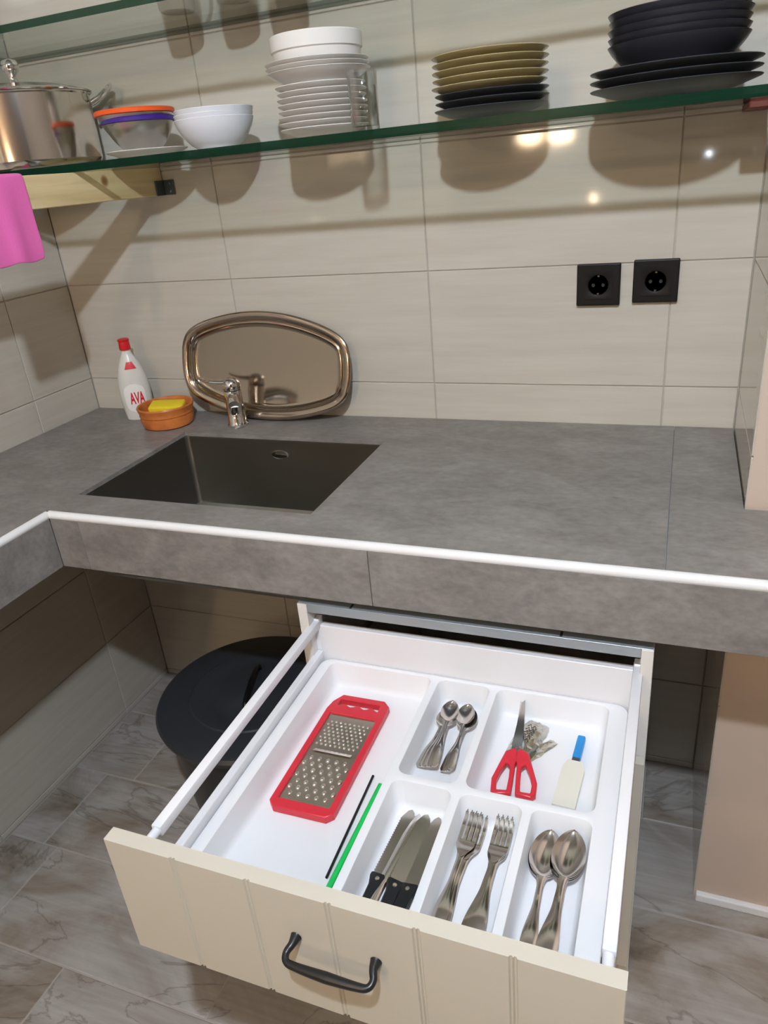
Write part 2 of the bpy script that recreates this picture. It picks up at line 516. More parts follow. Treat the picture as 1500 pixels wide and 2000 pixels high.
part('canopy', MB().lathe([(0, 0.219), (0.05, 0.219), (0.05, 0.20), (0.012, 0.185), (0.006, 0.10), (0.014, 0.08), (0.014, 0.061), (0, 0.061)], 32), WHITEM, wc, 40)
# warm wall lamps on the opposite wall
def wall_lamp(x, z, label, r=0.03, wide=1.0):
    t = thing('wall_lamp', label, 'lamp', (x, -3.7, z), group='warm wall lamps')
    g = mat('warm_globe', (1, 0.8, 0.6), 0.4, emit=(1.0, 0.74, 0.46), estr=WARM_STRENGTH)
    part('globe', MB().lathe([(0, -r)] + [(r * wide * math.cos(a), r * math.sin(a)) for a in [(-75 + 15 * i) * PI / 180 for i in range(11)]] + [(0, r)], 24, (0, 0.13, 0)), g, t, 60)
    part('bracket', MB().tube([(0, 0.001, -0.07), (0, 0.07, -0.075), (0, 0.13, -0.068), (0, 0.13, -r)], 0.007), BLACKIRON, t, 40)
    part('wall_plate', MB().rbox(-0.03, 0.03, 0.0, 0.010, -0.11, -0.03, 0.003), BLACKIRON, t)
wall_lamp(0.97, 1.185, 'small warm globe lamp low on the brown wall', 0.024)
wall_lamp(0.76, 1.558, 'warm globe lamp high on the brown wall, above the low lamp', 0.045, 1.8)
wall_lamp(0.57, 1.565, 'warm globe lamp high on the brown wall, nearer the left corner', 0.045, 1.8)

# ------------------------------------------------------------------ worktop
XL, D, FB = 0.4056, -0.632, H - 0.118
SX0, SX1, SY0, SY1 = 0.405, 0.933, -0.1664, -0.5438
XR, YL = 1.74, -3.2
ct = thing('countertop', 'L-shaped built-in worktop clad in grey stone tiles with white rounded edge', 'countertop', (0.8, -0.3, FB))
core = MB(); zt, zb = H - 0.0095, FB
ox0, ox1, oy0, oy1 = SX0 - 0.012, SX1 + 0.012, SY0 + 0.012, SY1 - 0.012
core.box(0.0015, ox0, D + 0.008, -0.0015, zb, zt)
core.box(ox0, ox1, oy0, -0.0015, zb, zt); core.box(ox0, ox1, D + 0.008, oy1, zb, zt)
core.box(ox1, 1.6425, D + 0.008, -0.0015, zb, zt); core.box(1.6425, XR - 0.008, D + 0.008, PY - 0.0135, zb, zt)
core.box(0.0015, XL - 0.008, YL, D + 0.008, zb, zt)
part('core', core, STONE_GROUT, ct, world=True, fix=False)
g = 0.0008
def top_tile(poly):
    part('top_tile', MB().prism(poly, H - 0.009, H), STONE, ct, world=True)
part('top_tile', MB().from_bm(bm_prism_holes([(0.002, -0.002), (0.002, -0.86 + g), (XL - 0.010, -0.86 + g), (XL - 0.010, D + 0.010), (1.53 - g, D + 0.010), (1.53 - g, -0.002)],
     [[(SX1, SY1), (SX0, SY1), (SX0, SY0), (SX1, SY0)]], H - 0.009, H)), STONE, ct, world=True)
top_tile([(1.53 + g, -0.002), (1.53 + g, D + 0.010), (XR - 0.006, D + 0.010), (XR - 0.006, PY - 0.013), (1.643, PY - 0.013), (1.643, -0.002)])
for ya, yb in ((-0.86, -1.46), (-1.46, -2.06), (-2.06, -2.66), (-2.66, YL)):
    top_tile([(0.002, ya - g), (0.002, yb + g), (XL - 0.010, yb + g), (XL - 0.010, ya - g)])
def fascia(x0, x1, y0, y1):
    part('fascia_tile', MB().rbox(x0, x1, y0, y1, FB - 0.001, H - 0.012, 0.0008, 1), STONE, ct, world=True)
for x0, x1 in ((XL + 0.0005, 0.473), (0.474, 1.0745), (1.0755, XR)):
    fascia(x0, x1, D, D + 0.008)
for y0, y1 in ((-1.05, D + 0.0), (-1.65, -1.051), (-2.25, -1.651), (YL, -2.251)):
    fascia(XL - 0.008, XL, y0, y1)
fascia(XR - 0.008, XR, D + 0.0085, PY - 0.014)
tr = MB()
def qround(p0, p1, r=0.0085):
    tr.tube([p0, p1], r, 14)
zq = H - 0.0078
qround((XL - 0.003, D + 0.0072, zq), (XR - 0.004, D + 0.0072, zq))
tr1 = part('edge_trim', tr, TRIM, ct, 40, world=True)
tr = MB(); qround((XL - 0.0072, D + 0.004, zq), (XL - 0.0072, YL, zq))
part('edge_trim', tr, TRIM, ct, 40, world=True)
tr = MB(); qround((XR - 0.0072, D + 0.005, zq), (XR - 0.0072, PY - 0.014, zq))
part('edge_trim', tr, TRIM, ct, 40, world=True)

# ------------------------------------------------------------------ sink
def rrect(x0, x1, y0, y1, r, z, seg=6):
    P = []
    for cx, cy, a0 in ((x1 - r, y1 - r, 0), (x0 + r, y1 - r, 90), (x0 + r, y0 + r, 180), (x1 - r, y0 + r, 270)):
        for i in range(seg + 1):
            a = math.radians(a0 + 90 * i / seg)
            P.append((cx + r * math.cos(a), cy + r * math.sin(a), z))
    return P
sk = thing('kitchen_sink', 'rectangular undermount stainless steel sink basin set into the grey worktop', 'sink', (0.669, -0.355, H - 0.20))
mb = MB()
def sk_loop(d, z, r): return rrect(SX0 + d, SX1 - d, SY1 + d, SY0 - d, r, z)
zb_ = H - 0.195
mb.loops([sk_loop(-0.010, H - 0.0095, 0.012), sk_loop(0.0005, H - 0.0095, 0.012), sk_loop(0.001, H - 0.013, 0.012), sk_loop(0.003, zb_ + 0.012, 0.012),
          sk_loop(0.0065, zb_ + 0.0035, 0.012), sk_loop(0.015, zb_, 0.012)], cap0=False, cap1=True)
mb.loops([sk_loop(-0.010, H - 0.0095, 0.012), sk_loop(-0.010, H - 0.0108, 0.012), sk_loop(-0.0005, H - 0.013, 0.012), sk_loop(0.0015, zb_ + 0.012, 0.012), sk_loop(0.014, zb_ - 0.002, 0.012)], cap0=False, cap1=True)
part('basin', mb, SINKSTEEL, sk, 35, world=True, fix=False)
part('drain', MB().lathe([(0, 0.001), (0.030, 0.001), (0.033, 0.003), (0.040, 0.003), (0.042, 0.0)], 32, (0.67, -0.36, zb_)), CHROME, sk, 40, world=True)
ov = MB().lathe([(0, 0.0035), (0.010, 0.0035), (0.013, 0.003), (0.014, 0.0)], 24)
ovm = ov.mesh('overflow_cover', CHROME, 40)
o = link('overflow_cover', ovm, sk, (0.665 - 0.669, SY0 - 0.0012 + 0.355, H - 0.045 - (H - 0.20)), (PI / 2, 0, 0))
o.scale = (1.6, 0.8, 1)

# ------------------------------------------------------------------ tap
fx_, fy_ = 0.519, -0.100
tp = thing('sink_tap', 'chrome single lever mixer tap standing behind the sink', 'tap', (fx_, fy_, H), (0, 0, 0))
part('body', MB().lathe([(0, 0), (0.026, 0), (0.026, 0.006), (0.0225, 0.010), (0.021, 0.05), (0.0215, 0.086), (0.0205, 0.090), (0, 0.090)], 32), CHROME, tp, 40)
spout = []
for i in range(9):
    a = i / 8
    spout.append((0.008 + 0.050 * a, -0.012 - 0.078 * a, 0.070 + 0.016 * math.sin(a * PI * 0.75) - 0.002 * a))
sp = part('spout', MB().tube(spout, [0.0155, 0.015, 0.0145, 0.014, 0.0135, 0.013, 0.013, 0.013, 0.013], 20), CHROME, tp, 50)
part('aerator', MB().lathe([(0, -0.018), (0.010, -0.018), (0.0115, -0.015), (0.0115, 0.0), (0, 0.0)], 20, (0.054, -0.083, 0.076)), CHROME, sp, 40)
lv = MB().lathe([(0.0195, 0.0915), (0.0215, 0.095), (0.021, 0.108), (0.016, 0.117), (0.007, 0.121), (0, 0.1215), ], 32)
part('lever_cap', lv, CHROME, tp, 60)
lev = MB()
L = []
for i in range(9):
    a = i / 8
    wd = 0.012 - 0.004 * a; th = 0.006 - 0.003 * a
    x = -0.010 - 0.072 * a; z = 0.111 + 0.010 * a - 0.004 * math.sin(a * PI)
    y = -0.012 * a
    L.append([(x, y + wd * math.cos(q), z + th * math.sin(q)) for q in [2 * PI * k / 12 for k in range(12)]])
lev.loops(L)
part('lever', lev, CHROME, tp, 50)

# ------------------------------------------------------------------ oval serving tray leaning on the wall
def tray_outline(a, b, k=0.50, n=28):
    P = []
    for i in range(n + 1):
        t = -1 + 2 * i / n
        P.append((a * t, b * (1 - k * t * t)))
    Q = P + [(-x, -y) for x, y in P]
    Q = Q[::-1]
    for _ in range(3):
        R = []
        for i in range(len(Q)):
            p, q = Q[i], Q[(i + 1) % len(Q)]
            d = math.hypot(q[0] - p[0], q[1] - p[1])
            f = 0.25
            R += [(p[0] * (1 - f) + q[0] * f, p[1] * (1 - f) + q[1] * f), (p[0] * f + q[0] * (1 - f), p[1] * f + q[1] * (1 - f))]
        Q = R
    # round the corners further by even resampling and smoothing
    m = 128
    per = [0]
    for i in range(len(Q)):
        per.append(per[-1] + math.dist(Q[i], Q[(i + 1) % len(Q)]))
    R = []; j = 0
    for i in range(m):
        s = per[-1] * i / m
        while per[j + 1] < s: j += 1
        f = (s - per[j]) / max(1e-9, per[j + 1] - per[j])
        p, q = Q[j], Q[(j + 1) % len(Q)]
        R.append((p[0] * (1 - f) + q[0] * f, p[1] * (1 - f) + q[1] * f))
    for _ in range(22):
        R = [tuple((R[i - 1][c] + 2 * R[i][c] + R[(i + 1) % m][c]) / 4 for c in (0, 1)) for i in range(m)]
    sx = a / max(p[0] for p in R); sy = b / max(p[1] for p in R)
    return [(p[0] * sx, p[1] * sy) for p in R]
A_, B_ = 0.234, 0.131
out = tray_outline(A_, B_, 0.44)
def inset(d, z):
    P = []
    m = len(out)
    for i in range(m):
        p0, p1 = out[i - 1], out[(i + 1) % m]
        tx, ty = p1[0] - p0[0], p1[1] - p0[1]; Ln = math.hypot(tx, ty)
        P.append((out[i][0] - ty / Ln * d, out[i][1] + tx / Ln * d, z))
    return P
sgn = 1
tx, ty = out[1][0] - out[-1][0], out[1][1] - out[-1][1]
if (-ty * out[0][0] + tx * out[0][1]) > 0: sgn = -1
ins = lambda d, z: inset(d * sgn, z)
mb = MB()
mb.loops([ins(0.022, 0.0015), ins(0.020, 0.0125), ins(0.003, 0.0165), ins(0.0, 0.0135), ins(0.0005, 0.0150), ins(0.003, 0.0175), ins(0.010, 0.0178), ins(0.019, 0.0148), ins(0.0225, 0.0105),
          ins(0.0245, 0.0125), ins(0.0275, 0.0125), ins(0.031, 0.006), ins(0.034, 0.004), ins(0.040, 0.0032)][2:], cap0=False, cap1=True)
mb.loops([ins(0.0005, 0.0135), ins(0.018, 0.0130), ins(0.024, 0.008), ins(0.029, 0.003), ins(0.038, 0.001)], cap0=False, cap1=True)
tray_tilt = math.radians(90 - 10.0)
tray = tag(link('serving_tray', mb.mesh('serving_tray', TRAYSTEEL, 50, fix=False), None), 'oval stainless steel serving tray leaning against the tiles behind the tap', 'tray')
tray.rotation_euler = (tray_tilt, math.radians(3.0), math.radians(0))
tray.location = (0.580, -0.0275, H + B_ * math.sin(tray_tilt) + 0.002)

# ------------------------------------------------------------------ washing-up liquid bottle
bt = thing('dish_soap_bottle', 'pearly washing-up liquid bottle with red cap and red lettering', 'bottle', (0.200, -0.070, H), (0, 0, math.radians(34)))
bprof = [(0.0, 0.0), (0.032, 0.0), (0.0345, 0.003), (0.0365, 0.02), (0.0395, 0.05), (0.040, 0.075), (0.0385, 0.10), (0.033, 0.128), (0.025, 0.150), (0.0165, 0.166), (0.0125, 0.174), (0.0115, 0.183), (0, 0.183)]
BSY = 0.66
def brad(z):
    for (r0, z0), (r1, z1) in zip(bprof[1:], bprof[2:]):
        if z0 <= z <= z1: return r0 + (r1 - r0) * (z - z0) / max(1e-9, z1 - z0)
    return 0.03
def sm(prof, it=2):
    for _ in range(it):
        q = [prof[0]]
        for a, b in zip(prof, prof[1:]):
            q += [(a[0] * .75 + b[0] * .25, a[1] * .75 + b[1] * .25), (a[0] * .25 + b[0] * .75, a[1] * .25 + b[1] * .75)]
        prof = q + [prof[-1]]
    return prof
part('body', MB().lathe(bprof[:2] + sm(bprof[2:-1], 2) + bprof[-1:], 40, (0, 0, 0), 1.0, BSY), BOTTLE, bt, 40)
part('cap', MB().lathe([(0.0, 0.1832), (0.0140, 0.1832), (0.0145, 0.187), (0.0135, 0.200), (0.0130, 0.203), (0.0145, 0.205), (0.0145, 0.209), (0.010, 0.211), (0, 0.211)], 28), REDCAP, bt, 40)
def on_bottle(u, v, lift):
    """u across the front in metres, v height: a point on the bottle's front"""
    r = brad(v) + lift
    a = -PI / 2 + u / 0.034
    return (r * math.cos(a), r * BSY * math.sin(a) - lift * 0.4, v)
def patch(poly_fn, nu, nv, lift):
    P = [[on_bottle(*poly_fn(i / nu, j / nv), lift) for j in range(nv + 1)] for i in range(nu + 1)]
    mb = MB(); vs = [p for r in P for p in r]; n = nv + 1
    mb.add(vs, [(i * n + j, (i + 1) * n + j, (i + 1) * n + j + 1, i * n + j + 1) for i in range(nu) for j in range(nv)])
    return mb
lab = part('label', patch(lambda a, b: ((a - 0.5) * 0.050 * math.sqrt(max(0.05, 1 - (2 * b - 1) ** 4)), 0.022 + 0.075 * b), 12, 12, 0.0005), LABELW, bt, 60)
part('neck_mark', patch(lambda a, b: ((a - 0.5) * (0.034 - 0.014 * b) + 0.004, 0.135 + 0.018 * b), 10, 5, 0.0009), LABELRED, bt, 60)
def text_mesh(s, size):
    cu = bpy.data.curves.new('t', 'FONT'); cu.body = s; cu.size = size; cu.align_x = 'CENTER'; cu.resolution_u = 3; cu.offset = size * 0.03
    ob = bpy.data.objects.new('t', cu); COL.objects.link(ob)
    me = ob.to_mesh().copy() if False else bpy.data.meshes.new_from_object(ob)
    bpy.data.objects.remove(ob, do_unlink=True); bpy.data.curves.remove(cu)
    return me
tm = text_mesh('AVA', 0.024)
bm = bmesh.new(); bm.from_mesh(tm)
bmesh.ops.triangulate(bm, faces=bm.faces)
bmesh.ops.subdivide_edges(bm, edges=bm.edges, cuts=2, use_grid_fill=True)
for q in bm.verts:
    q.co = Vector(on_bottle(q.co.x * 0.66 + 0.004, 0.046 + q.co.y * 1.75, 0.0013))
mb = MB().from_bm(bm)
part('lettering', mb, LABELRED, bt, label='red letters AVA', fix=False)

# ------------------------------------------------------------------ terracotta bowl with sponge
bx, by = 0.320, -0.112
bw = tag(link('terracotta_bowl', MB().lathe([(0, 0), (0.056, 0), (0.062, 0.004), (0.067, 0.022), (0.066, 0.030), (0.068, 0.033), (0.067, 0.038), (0.0695, 0.045), (0.0715, 0.052), (0.0695, 0.0555), (0.066, 0.054),
        (0.063, 0.044), (0.062, 0.02), (0.056, 0.010), (0, 0.009)], 56).mesh('terracotta_bowl', TERRA, 35), None, (bx, by, H)), 'round terracotta bowl holding a sponge beside the soap bottle', 'bowl')
sp_ = tag(link('sponge', MB().rbox(-0.043, 0.043, -0.026, 0.026, 0, 0.030, 0.005, 3).mesh('sponge', SPONGE, 40), None, (bx + 0.002, by + 0.004, H + 0.0255), (math.radians(6), math.radians(3), math.radians(22))), 'yellow rectangular sponge lying in the terracotta bowl', 'sponge')

# ------------------------------------------------------------------ wall sockets
def socket(x, z, label):
    t = thing('wall_socket', label, 'socket', (x, 0, z), group='black wall sockets')
    part('frame', MB().rbox(-0.0425, 0.0425, -0.011, -0.0002, -0.041, 0.041, 0.0025, 2), SOCKETP, t)
    # insert with round recess
    mb = MB(); n = 40
    sq = []
    for i in range(n):
        a = 2 * PI * i / n; c, s = math.cos(a), math.sin(a); m = max(abs(c), abs(s))
        sq.append((0.0275 * c / m, -0.0130, 0.0275 * s / m))
    ring = lambda r, y: [(r * math.cos(2 * PI * i / n), y, r * math.sin(2 * PI * i / n)) for i in range(n)]
    mb.loops([[(p[0], -0.0105, p[2]) for p in sq], sq, ring(0.0215, -0.0130), ring(0.0205, -0.0125), ring(0.0200, -0.0112), ring(0.0195, -0.0110)], cap0=False, cap1=True)
    ins_ = part('insert', mb, SOCKETP, t, 30)
    for sx in (-0.0095, 0.0095):
        part('pin_hole', MB().lathe([(0.0024, 0), (0.0034, 0.0006), (0.0036, 0.0), (0, 0.0)], 16, (0, 0, 0)), INK, ins_).matrix_local = Matrix.Translation((sx, -0.0112, 0)) @ Matrix.Rotation(PI / 2, 4, 'X')
    for sz in (-1, 1):
        part('earth_clip', MB().rbox(-0.0022, 0.0022, -0.0124, -0.0112, sz * 0.0172 - 0.0018, sz * 0.0172 + 0.0018, 0.0005, 1), BLADE, ins_)
    return t
socket(1.3647, 1.2307, 'black square wall socket further from the pillar')
socket(1.4735, 1.2345, 'black square wall socket nearer the pillar')

# ------------------------------------------------------------------ glass shelves
SHZ0, SHZ1, SHY = 1.5275, 1.5425, -0.29
def glass_shelf(z0, z1, label):
    mb = MB(); x0, x1, y0, y1 = 0.002, PX - 0.003, SHY, -0.002
    v = [(x, y, z) for z in (z0, z1) for y in (y0, y1) for x in (x0, x1)]
    mb.add(v, [(0, 2, 3, 1), (4, 5, 7, 6)], 0)
    mb.add(v, [(0, 1, 5, 4), (2, 6, 7, 3), (0, 4, 6, 2), (1, 3, 7, 5)], 1)
    return tag(link('glass_shelf', mb.mesh('glass_shelf', [GLASS_FACE, GLASS_EDGE]), None), label, 'shelf', 'glass wall shelves')
glass_shelf(SHZ0, SHZ1, 'long green-edged glass shelf carrying the plates and the pot')
glass_shelf(1.776, 1.789, 'upper green-edged glass shelf above the stacks of plates')
def shelf_bracket(x, z, m, label):
    mb = MB().rbox(x - 0.02, x + 0.02, -0.19, -0.002, z - 0.012, z - 0.0005, 0.002, 1)
    return tag(link('shelf_bracket', mb.mesh('shelf_bracket', m), None), label, 'bracket')
shelf_bracket(1.617, SHZ0, RUST, 'red-brown bracket under the glass shelf by the pillar')
shelf_bracket(1.617, 1.776, RUST, 'red-brown bracket under the upper glass shelf by the pillar')

# pine beam below the shelf
beam = tag(link('pine_beam', MB().rbox(-0.011, 0.011, -0.95, -0.002, -0.030, 0.0295, 0.0015, 1).mesh('pine_beam', PINE), None, (0.354, 0, 1.4975)), 'knotty pine board under the glass shelf running out from the wall', 'board')
ab = thing('angle_bracket', 'small grey metal angle bracket fixing the pine board to the wall', 'bracket', (0.3652, -0.001, 1.483))
part('wall_plate', MB().rbox(0.0, 0.030, -0.003, 0.0, -0.016, 0.016, 0.0008, 1), SILVERED, ab)
part('board_plate', MB().rbox(0.0, 0.003, -0.034, -0.003, -0.016, 0.016, 0.0008, 1), SILVERED, ab)
for k in range(2):
    part('screw', MB().lathe([(0, -0.0012), (0.003, -0.0010), (0.0034, 0), (0, 0)], 12).mesh and MB().lathe([(0, 0.0014), (0.003, 0.0010), (0.0034, 0), (0, 0)], 12), BLADE, ab).matrix_local = Matrix.Translation((0.018, -0.003, -0.008 + 0.016 * k)) @ Matrix.Rotation(PI / 2, 4, 'X')
# pink cloth over the beam
mb = MB()
P = []
prof = [(-0.016, 1.45), (-0.0145, 1.49), (-0.0142, 1.5265), (-0.0118, 1.5290), (-0.004, 1.5305), (0.004, 1.5305), (0.0120, 1.5290), (0.0142, 1.5260), (0.0150, 1.49), (0.0158, 1.44), (0.018, 1.405), (0.017, 1.378)]
ny = 14
for i, (dx, z) in enumerate(prof):
    row = []
    for j in range(ny + 1):
        y = -0.585 + 0.157 * j / ny
        wv = 0.0035 * math.sin(j * 0.9) * max(0, min(1, (1.52 - z) / 0.08)) * (1 if dx > 0 else -1)
        row.append((0.354 + dx + max(wv, -0.001) if dx > 0 else 0.354 + dx - abs(wv), y, z + (0.0 if i < len(prof) - 1 else 0.002 * math.sin(j))))
    P.append(row)
vs = [p for r in P for p in r]; n = ny + 1
mb.add(vs, [(i * n + j, i * n + j + 1, (i + 1) * n + j + 1, (i + 1) * n + j) for i in range(len(P) - 1) for j in range(ny)])
cloth = tag(link('pink_cloth', mb.mesh('pink_cloth', PINK, 60), None), 'bright pink cleaning cloth hung over the pine board', 'cloth')
sd = cloth.modifiers.new('thickness', 'SOLIDIFY'); sd.thickness = 0.0016; sd.offset = 1.0
ss = cloth.modifiers.new('smooth', 'SUBSURF'); ss.levels = 1; ss.render_levels = 2

# ------------------------------------------------------------------ dishes on the shelf
SY = -0.165
def plate_prof(r, h, foot=0.58, t=0.0035):
    return [(0, 0.003), (r * foot - 0.004, 0.003), (r * foot - 0.002, 0), (r * foot, 0), (r * foot + 0.003, 0.003), (r * 0.78, h * 0.45), (r - 0.002, h - t * 0.8), (r, h - t * 0.3), (r - 0.001, h), (r - 0.004, h - 0.0002), (r * 0.76, h * 0.45 + t), (r * foot, 0.003 + t), (0, 0.003 + t)]
def bowl_prof(r, h, foot=0.5, t=0.0035, curve=0.55):
    o = [(0, 0.004), (r * foot - 0.005, 0.004), (r * foot - 0.003, 0), (r * foot, 0), (r * foot + 0.002, 0.004)]
    i_ = []
    for k in range(1, 9):
        a = k / 8
        rr = r * foot + 0.002 + (r - r * foot - 0.002) * (math.sin(a * PI * 0.42) / math.sin(PI * 0.42)) ** (1 / (0.6 + curve))
        o.append((rr, 0.004 + (h - 0.004) * a))
    o[-1] = (r, h - 0.001)
    top = [(r - t * 0.5, h)]
    inner = [(max(0, p[0] - t), min(h - 0.0005, p[1] + t * 0.7)) for p in reversed(o[4:-1])] + [(0, 0.004 + t)]
    return o + top + inner
def stack(name, mesh, n, c, z0, dz, m, cat, group, labels, jitter=0.0015):
    out_ = []
    for k in range(n):
        ob = tag(link(name, mesh, None, (c[0] + random.uniform(-jitter, jitter), c[1] + random.uniform(-jitter, jitter), z0 + k * dz), (0, 0, random.uniform(0, 6.28))), labels(k), cat, group)
        out_.append(ob)
    return out_
Z = SHZ1 + 0.0003
def nth(k, n, what):
    if k == 0: return 'bottom ' + what
    if k == n - 1: return 'topmost ' + what
    return ORD[k] + ' ' + what.replace(' of ', ' from the bottom of ', 1)
# dark plates and bowls at the right
pm = MB().lathe(plate_prof(0.129, 0.021), 64).mesh('dinner_plate', DARKC2, 35)
stack('dinner_plate', pm, 3, (1.486, SY), Z, 0.0125, None, 'plate', 'charcoal dinner plates under the bowls', lambda k: nth(k, 3, 'plate of the large charcoal stack under the dark bowls'))
bm_ = MB().lathe(bowl_prof(0.105, 0.048, 0.62, 0.0035, 0.2), 64).mesh('soup_bowl', DARKC, 35)
stack('soup_bowl', bm_, 5, (1.487, SY), Z + 0.025 + 0.0068, 0.0108, None, 'bowl', 'nested charcoal bowls', lambda k: nth(k, 5, 'bowl of the nested charcoal bowls on dark plates'))
# dark and beige side plates in the middle
pm = MB().lathe(plate_prof(0.0975, 0.019), 64).mesh('side_plate', DARKC2, 35)
stack('side_plate', pm, 3, (1.190, SY), Z, 0.0115, None, 'plate', 'charcoal side plates under the beige ones', lambda k: nth(k, 3, 'dark plate of the stack with beige plates on top'))
pm = MB().lathe(plate_prof(0.0985, 0.019), 64).mesh('side_plate', BEIGEC, 35)
stack('side_plate', pm, 5, (1.188, SY), Z + 0.0345, 0.0114, None, 'plate', 'beige side plates', lambda k: nth(k, 5, 'beige plate of the stack standing on dark plates'))
# white stack
pm = MB().lathe(plate_prof(0.084, 0.018), 64).mesh('dessert_plate', WHITEC, 35)
stack('dessert_plate', pm, 8, (0.870, SY), Z, 0.0099, None, 'plate', 'small white plates', lambda k: nth(k, 8, 'small white plate of the tall white stack'))
z1 = Z + 8 * 0.0099
pm = MB().lathe(bowl_prof(0.0955, 0.027, 0.60, 0.0030, 0.1), 64).mesh('soup_plate', WHITEC, 35)
stack('soup_plate', pm, 3, (0.869, SY), z1 + 0.0035, 0.0075, None, 'plate', 'white soup plates', lambda k: nth(k, 3, 'wide white soup plate of the tall white stack'))
z2 = z1 + 0.0035 + 2 * 0.0075 + 0.0075
sbp = [(0, 0.003), (0.060, 0.003), (0.062, 0), (0.066, 0), (0.072, 0.006), (0.0795, 0.026), (0.0805, 0.034), (0.0835, 0.036), (0.0845, 0.058), (0.083, 0.060), (0.0815, 0.058), (0.0775, 0.036), (0.070, 0.012), (0, 0.008)]
tag(link('serving_bowl', MB().lathe(sbp, 64).mesh('serving_bowl', WHITEC, 35), None, (0.870, SY, z2)), 'deep white serving bowl crowning the tall white stack', 'bowl')
# tumbler in front of the white stack
gp = [(0, 0), (0.0235, 0), (0.0245, 0.002), (0.0262, 0.092), (0.0255, 0.093), (0.0248, 0.092), (0.0230, 0.008), (0, 0.008)]
glass0 = tag(link('drinking_glass', MB().lathe(gp, 40).mesh('drinking_glass', CLEAR, 40), None, (0.984, -0.243, Z)), 'clear drinking glass in front of the tall white plate stack', 'glass')
# white bowls, rimmed metal bowls, plate, pot
bm_ = MB().lathe(bowl_prof(0.078, 0.056, 0.50, 0.0016, 0.75), 56).mesh('cereal_bowl', MILKC, 35)
stack('cereal_bowl', bm_, 3, (0.634, SY), Z, 0.0082, None, 'bowl', 'nested milky white bowls', lambda k: nth(k, 3, 'bowl of the nested milky white bowls on the glass shelf'))
tag(link('saucer_plate', MB().lathe(plate_prof(0.084, 0.015), 56).mesh('saucer_plate', WHITEC, 35), None, (0.462, SY - 0.002, Z)), 'white plate lying under the orange-rimmed metal bowl', 'plate')
def rim_bowl(r, h, c, z, rm, label):
    t = thing('mixing_bowl', label, 'bowl', (c[0], c[1], z), group='metal bowls with coloured rims')
    part('bowl', MB().lathe(bowl_prof(r, h, 0.36, 0.0012, 0.85), 56), mat('satin_steel', (0.55, 0.52, 0.48), 0.28, 1.0), t, 35)
    part('rim', MB().lathe([(r - 0.003, h - 0.006), (r + 0.0012, h - 0.0065), (r + 0.004, h - 0.005), (r + 0.0045, h + 0.001), (r + 0.002, h + 0.0035), (r - 0.003, h + 0.003), (r - 0.003, h - 0.006)], 56), rm, t, 40)
    return t
rim_bowl(0.0705, 0.064, (0.452, SY), Z + 0.0072, PURPLE, 'metal bowl with purple rim, under the orange-rimmed bowl')
rim_bowl(0.0765, 0.066, (0.447, SY + 0.0), Z + 0.0072 + 0.013, ORANGE, 'metal bowl with orange rim, nested above the purple-rimmed bowl')
pot = thing('cooking_pot', 'large polished steel cooking pot with lid in the corner', 'pot', (0.154, SY, Z), (0, 0, math.radians(42)))
R = 0.147
part('body', MB().lathe([(0, 0), (R - 0.012, 0), (R - 0.004, 0.003), (R - 0.003, 0.012), (R, 0.016), (R, 0.138), (R + 0.003, 0.1405), (R + 0.003, 0.143), (R - 0.003, 0.143), (R - 0.003, 0.02), (R - 0.012, 0.008), (0, 0.008)], 72), STEEL, pot, 35)
lid = part('lid', MB().lathe([(R + 0.006, 0.1435), (R + 0.007, 0.146), (R + 0.003, 0.1485), (R - 0.006, 0.150), (R * 0.7, 0.160), (R * 0.35, 0.167), (0, 0.169), (0, 0.166), (R * 0.7, 0.157), (R - 0.006, 0.1445), (R + 0.006, 0.1435)], 72), STEEL, pot, 35)
part('knob', MB().lathe([(0, 0.1685), (0.012, 0.1685), (0.009, 0.175), (0.008, 0.182), (0.016, 0.192), (0.019, 0.202), (0.015, 0.212), (0, 0.216)], 28), CHROME, lid, 60)
for s in (1, -1):
    path = []
    for i in range(15):
        a = PI * i / 14
        path.append((s * (R - 0.002 + 0.050 * math.sin(a) ** 0.8), -0.040 * math.cos(a), 0.122 + 0.034 * math.sin(a)))
    part('handle', MB().tube(path, 0.0055, 12), CHROME, pot, 50)

# taupe cups on the upper shelf (just above the frame; their shadows fall on the tiles)
CUP = mat('taupe_glaze', (0.30, 0.25, 0.20), 0.3)
cm = MB().lathe([(0, 0.002), (0.030, 0.002), (0.032, 0), (0.035, 0.004), (0.040, 0.05), (0.040, 0.105), (0.0385, 0.107), (0.037, 0.105), (0.036, 0.05), (0.030, 0.007), (0, 0.007)], 40).mesh('body', CUP, 35)
hm = MB().tube([(0.039 + 0.028 * math.sin(q), 0, 0.055 - 0.030 * math.cos(q)) for q in [PI * k / 12 for k in range(13)]], 0.0045, 10).mesh('handle', CUP, 50)
for x, q, lb in ((0.567, 0.9, 'taupe mug on the upper shelf nearest the corner'), (0.695, 0.6, 'middle taupe mug on the upper shelf'), (0.800, 1.1, 'taupe mug on the upper shelf above the white plates')):
    t = thing('mug', lb, 'mug', (x, -0.127, 1.7893), (0, 0, q), 'mugs on the upper shelf')
    link('body', cm, t); link('handle', hm, t)

# ------------------------------------------------------------------ base cabinet with the open drawer
KX, KY, KZ = 0.9245, -0.625, 0.795
cb = thing('base_cabinet', 'white base cabinet with cream fronts and its top drawer pulled open', 'cabinet', (KX + 0.3, -0.33, 0))
part('side_panel', MB().rbox(KX + 0.582, KX + 0.60, KY, -0.03, 0.0, KZ, 0.0008, 1), MELAMINE, cb, world=True)
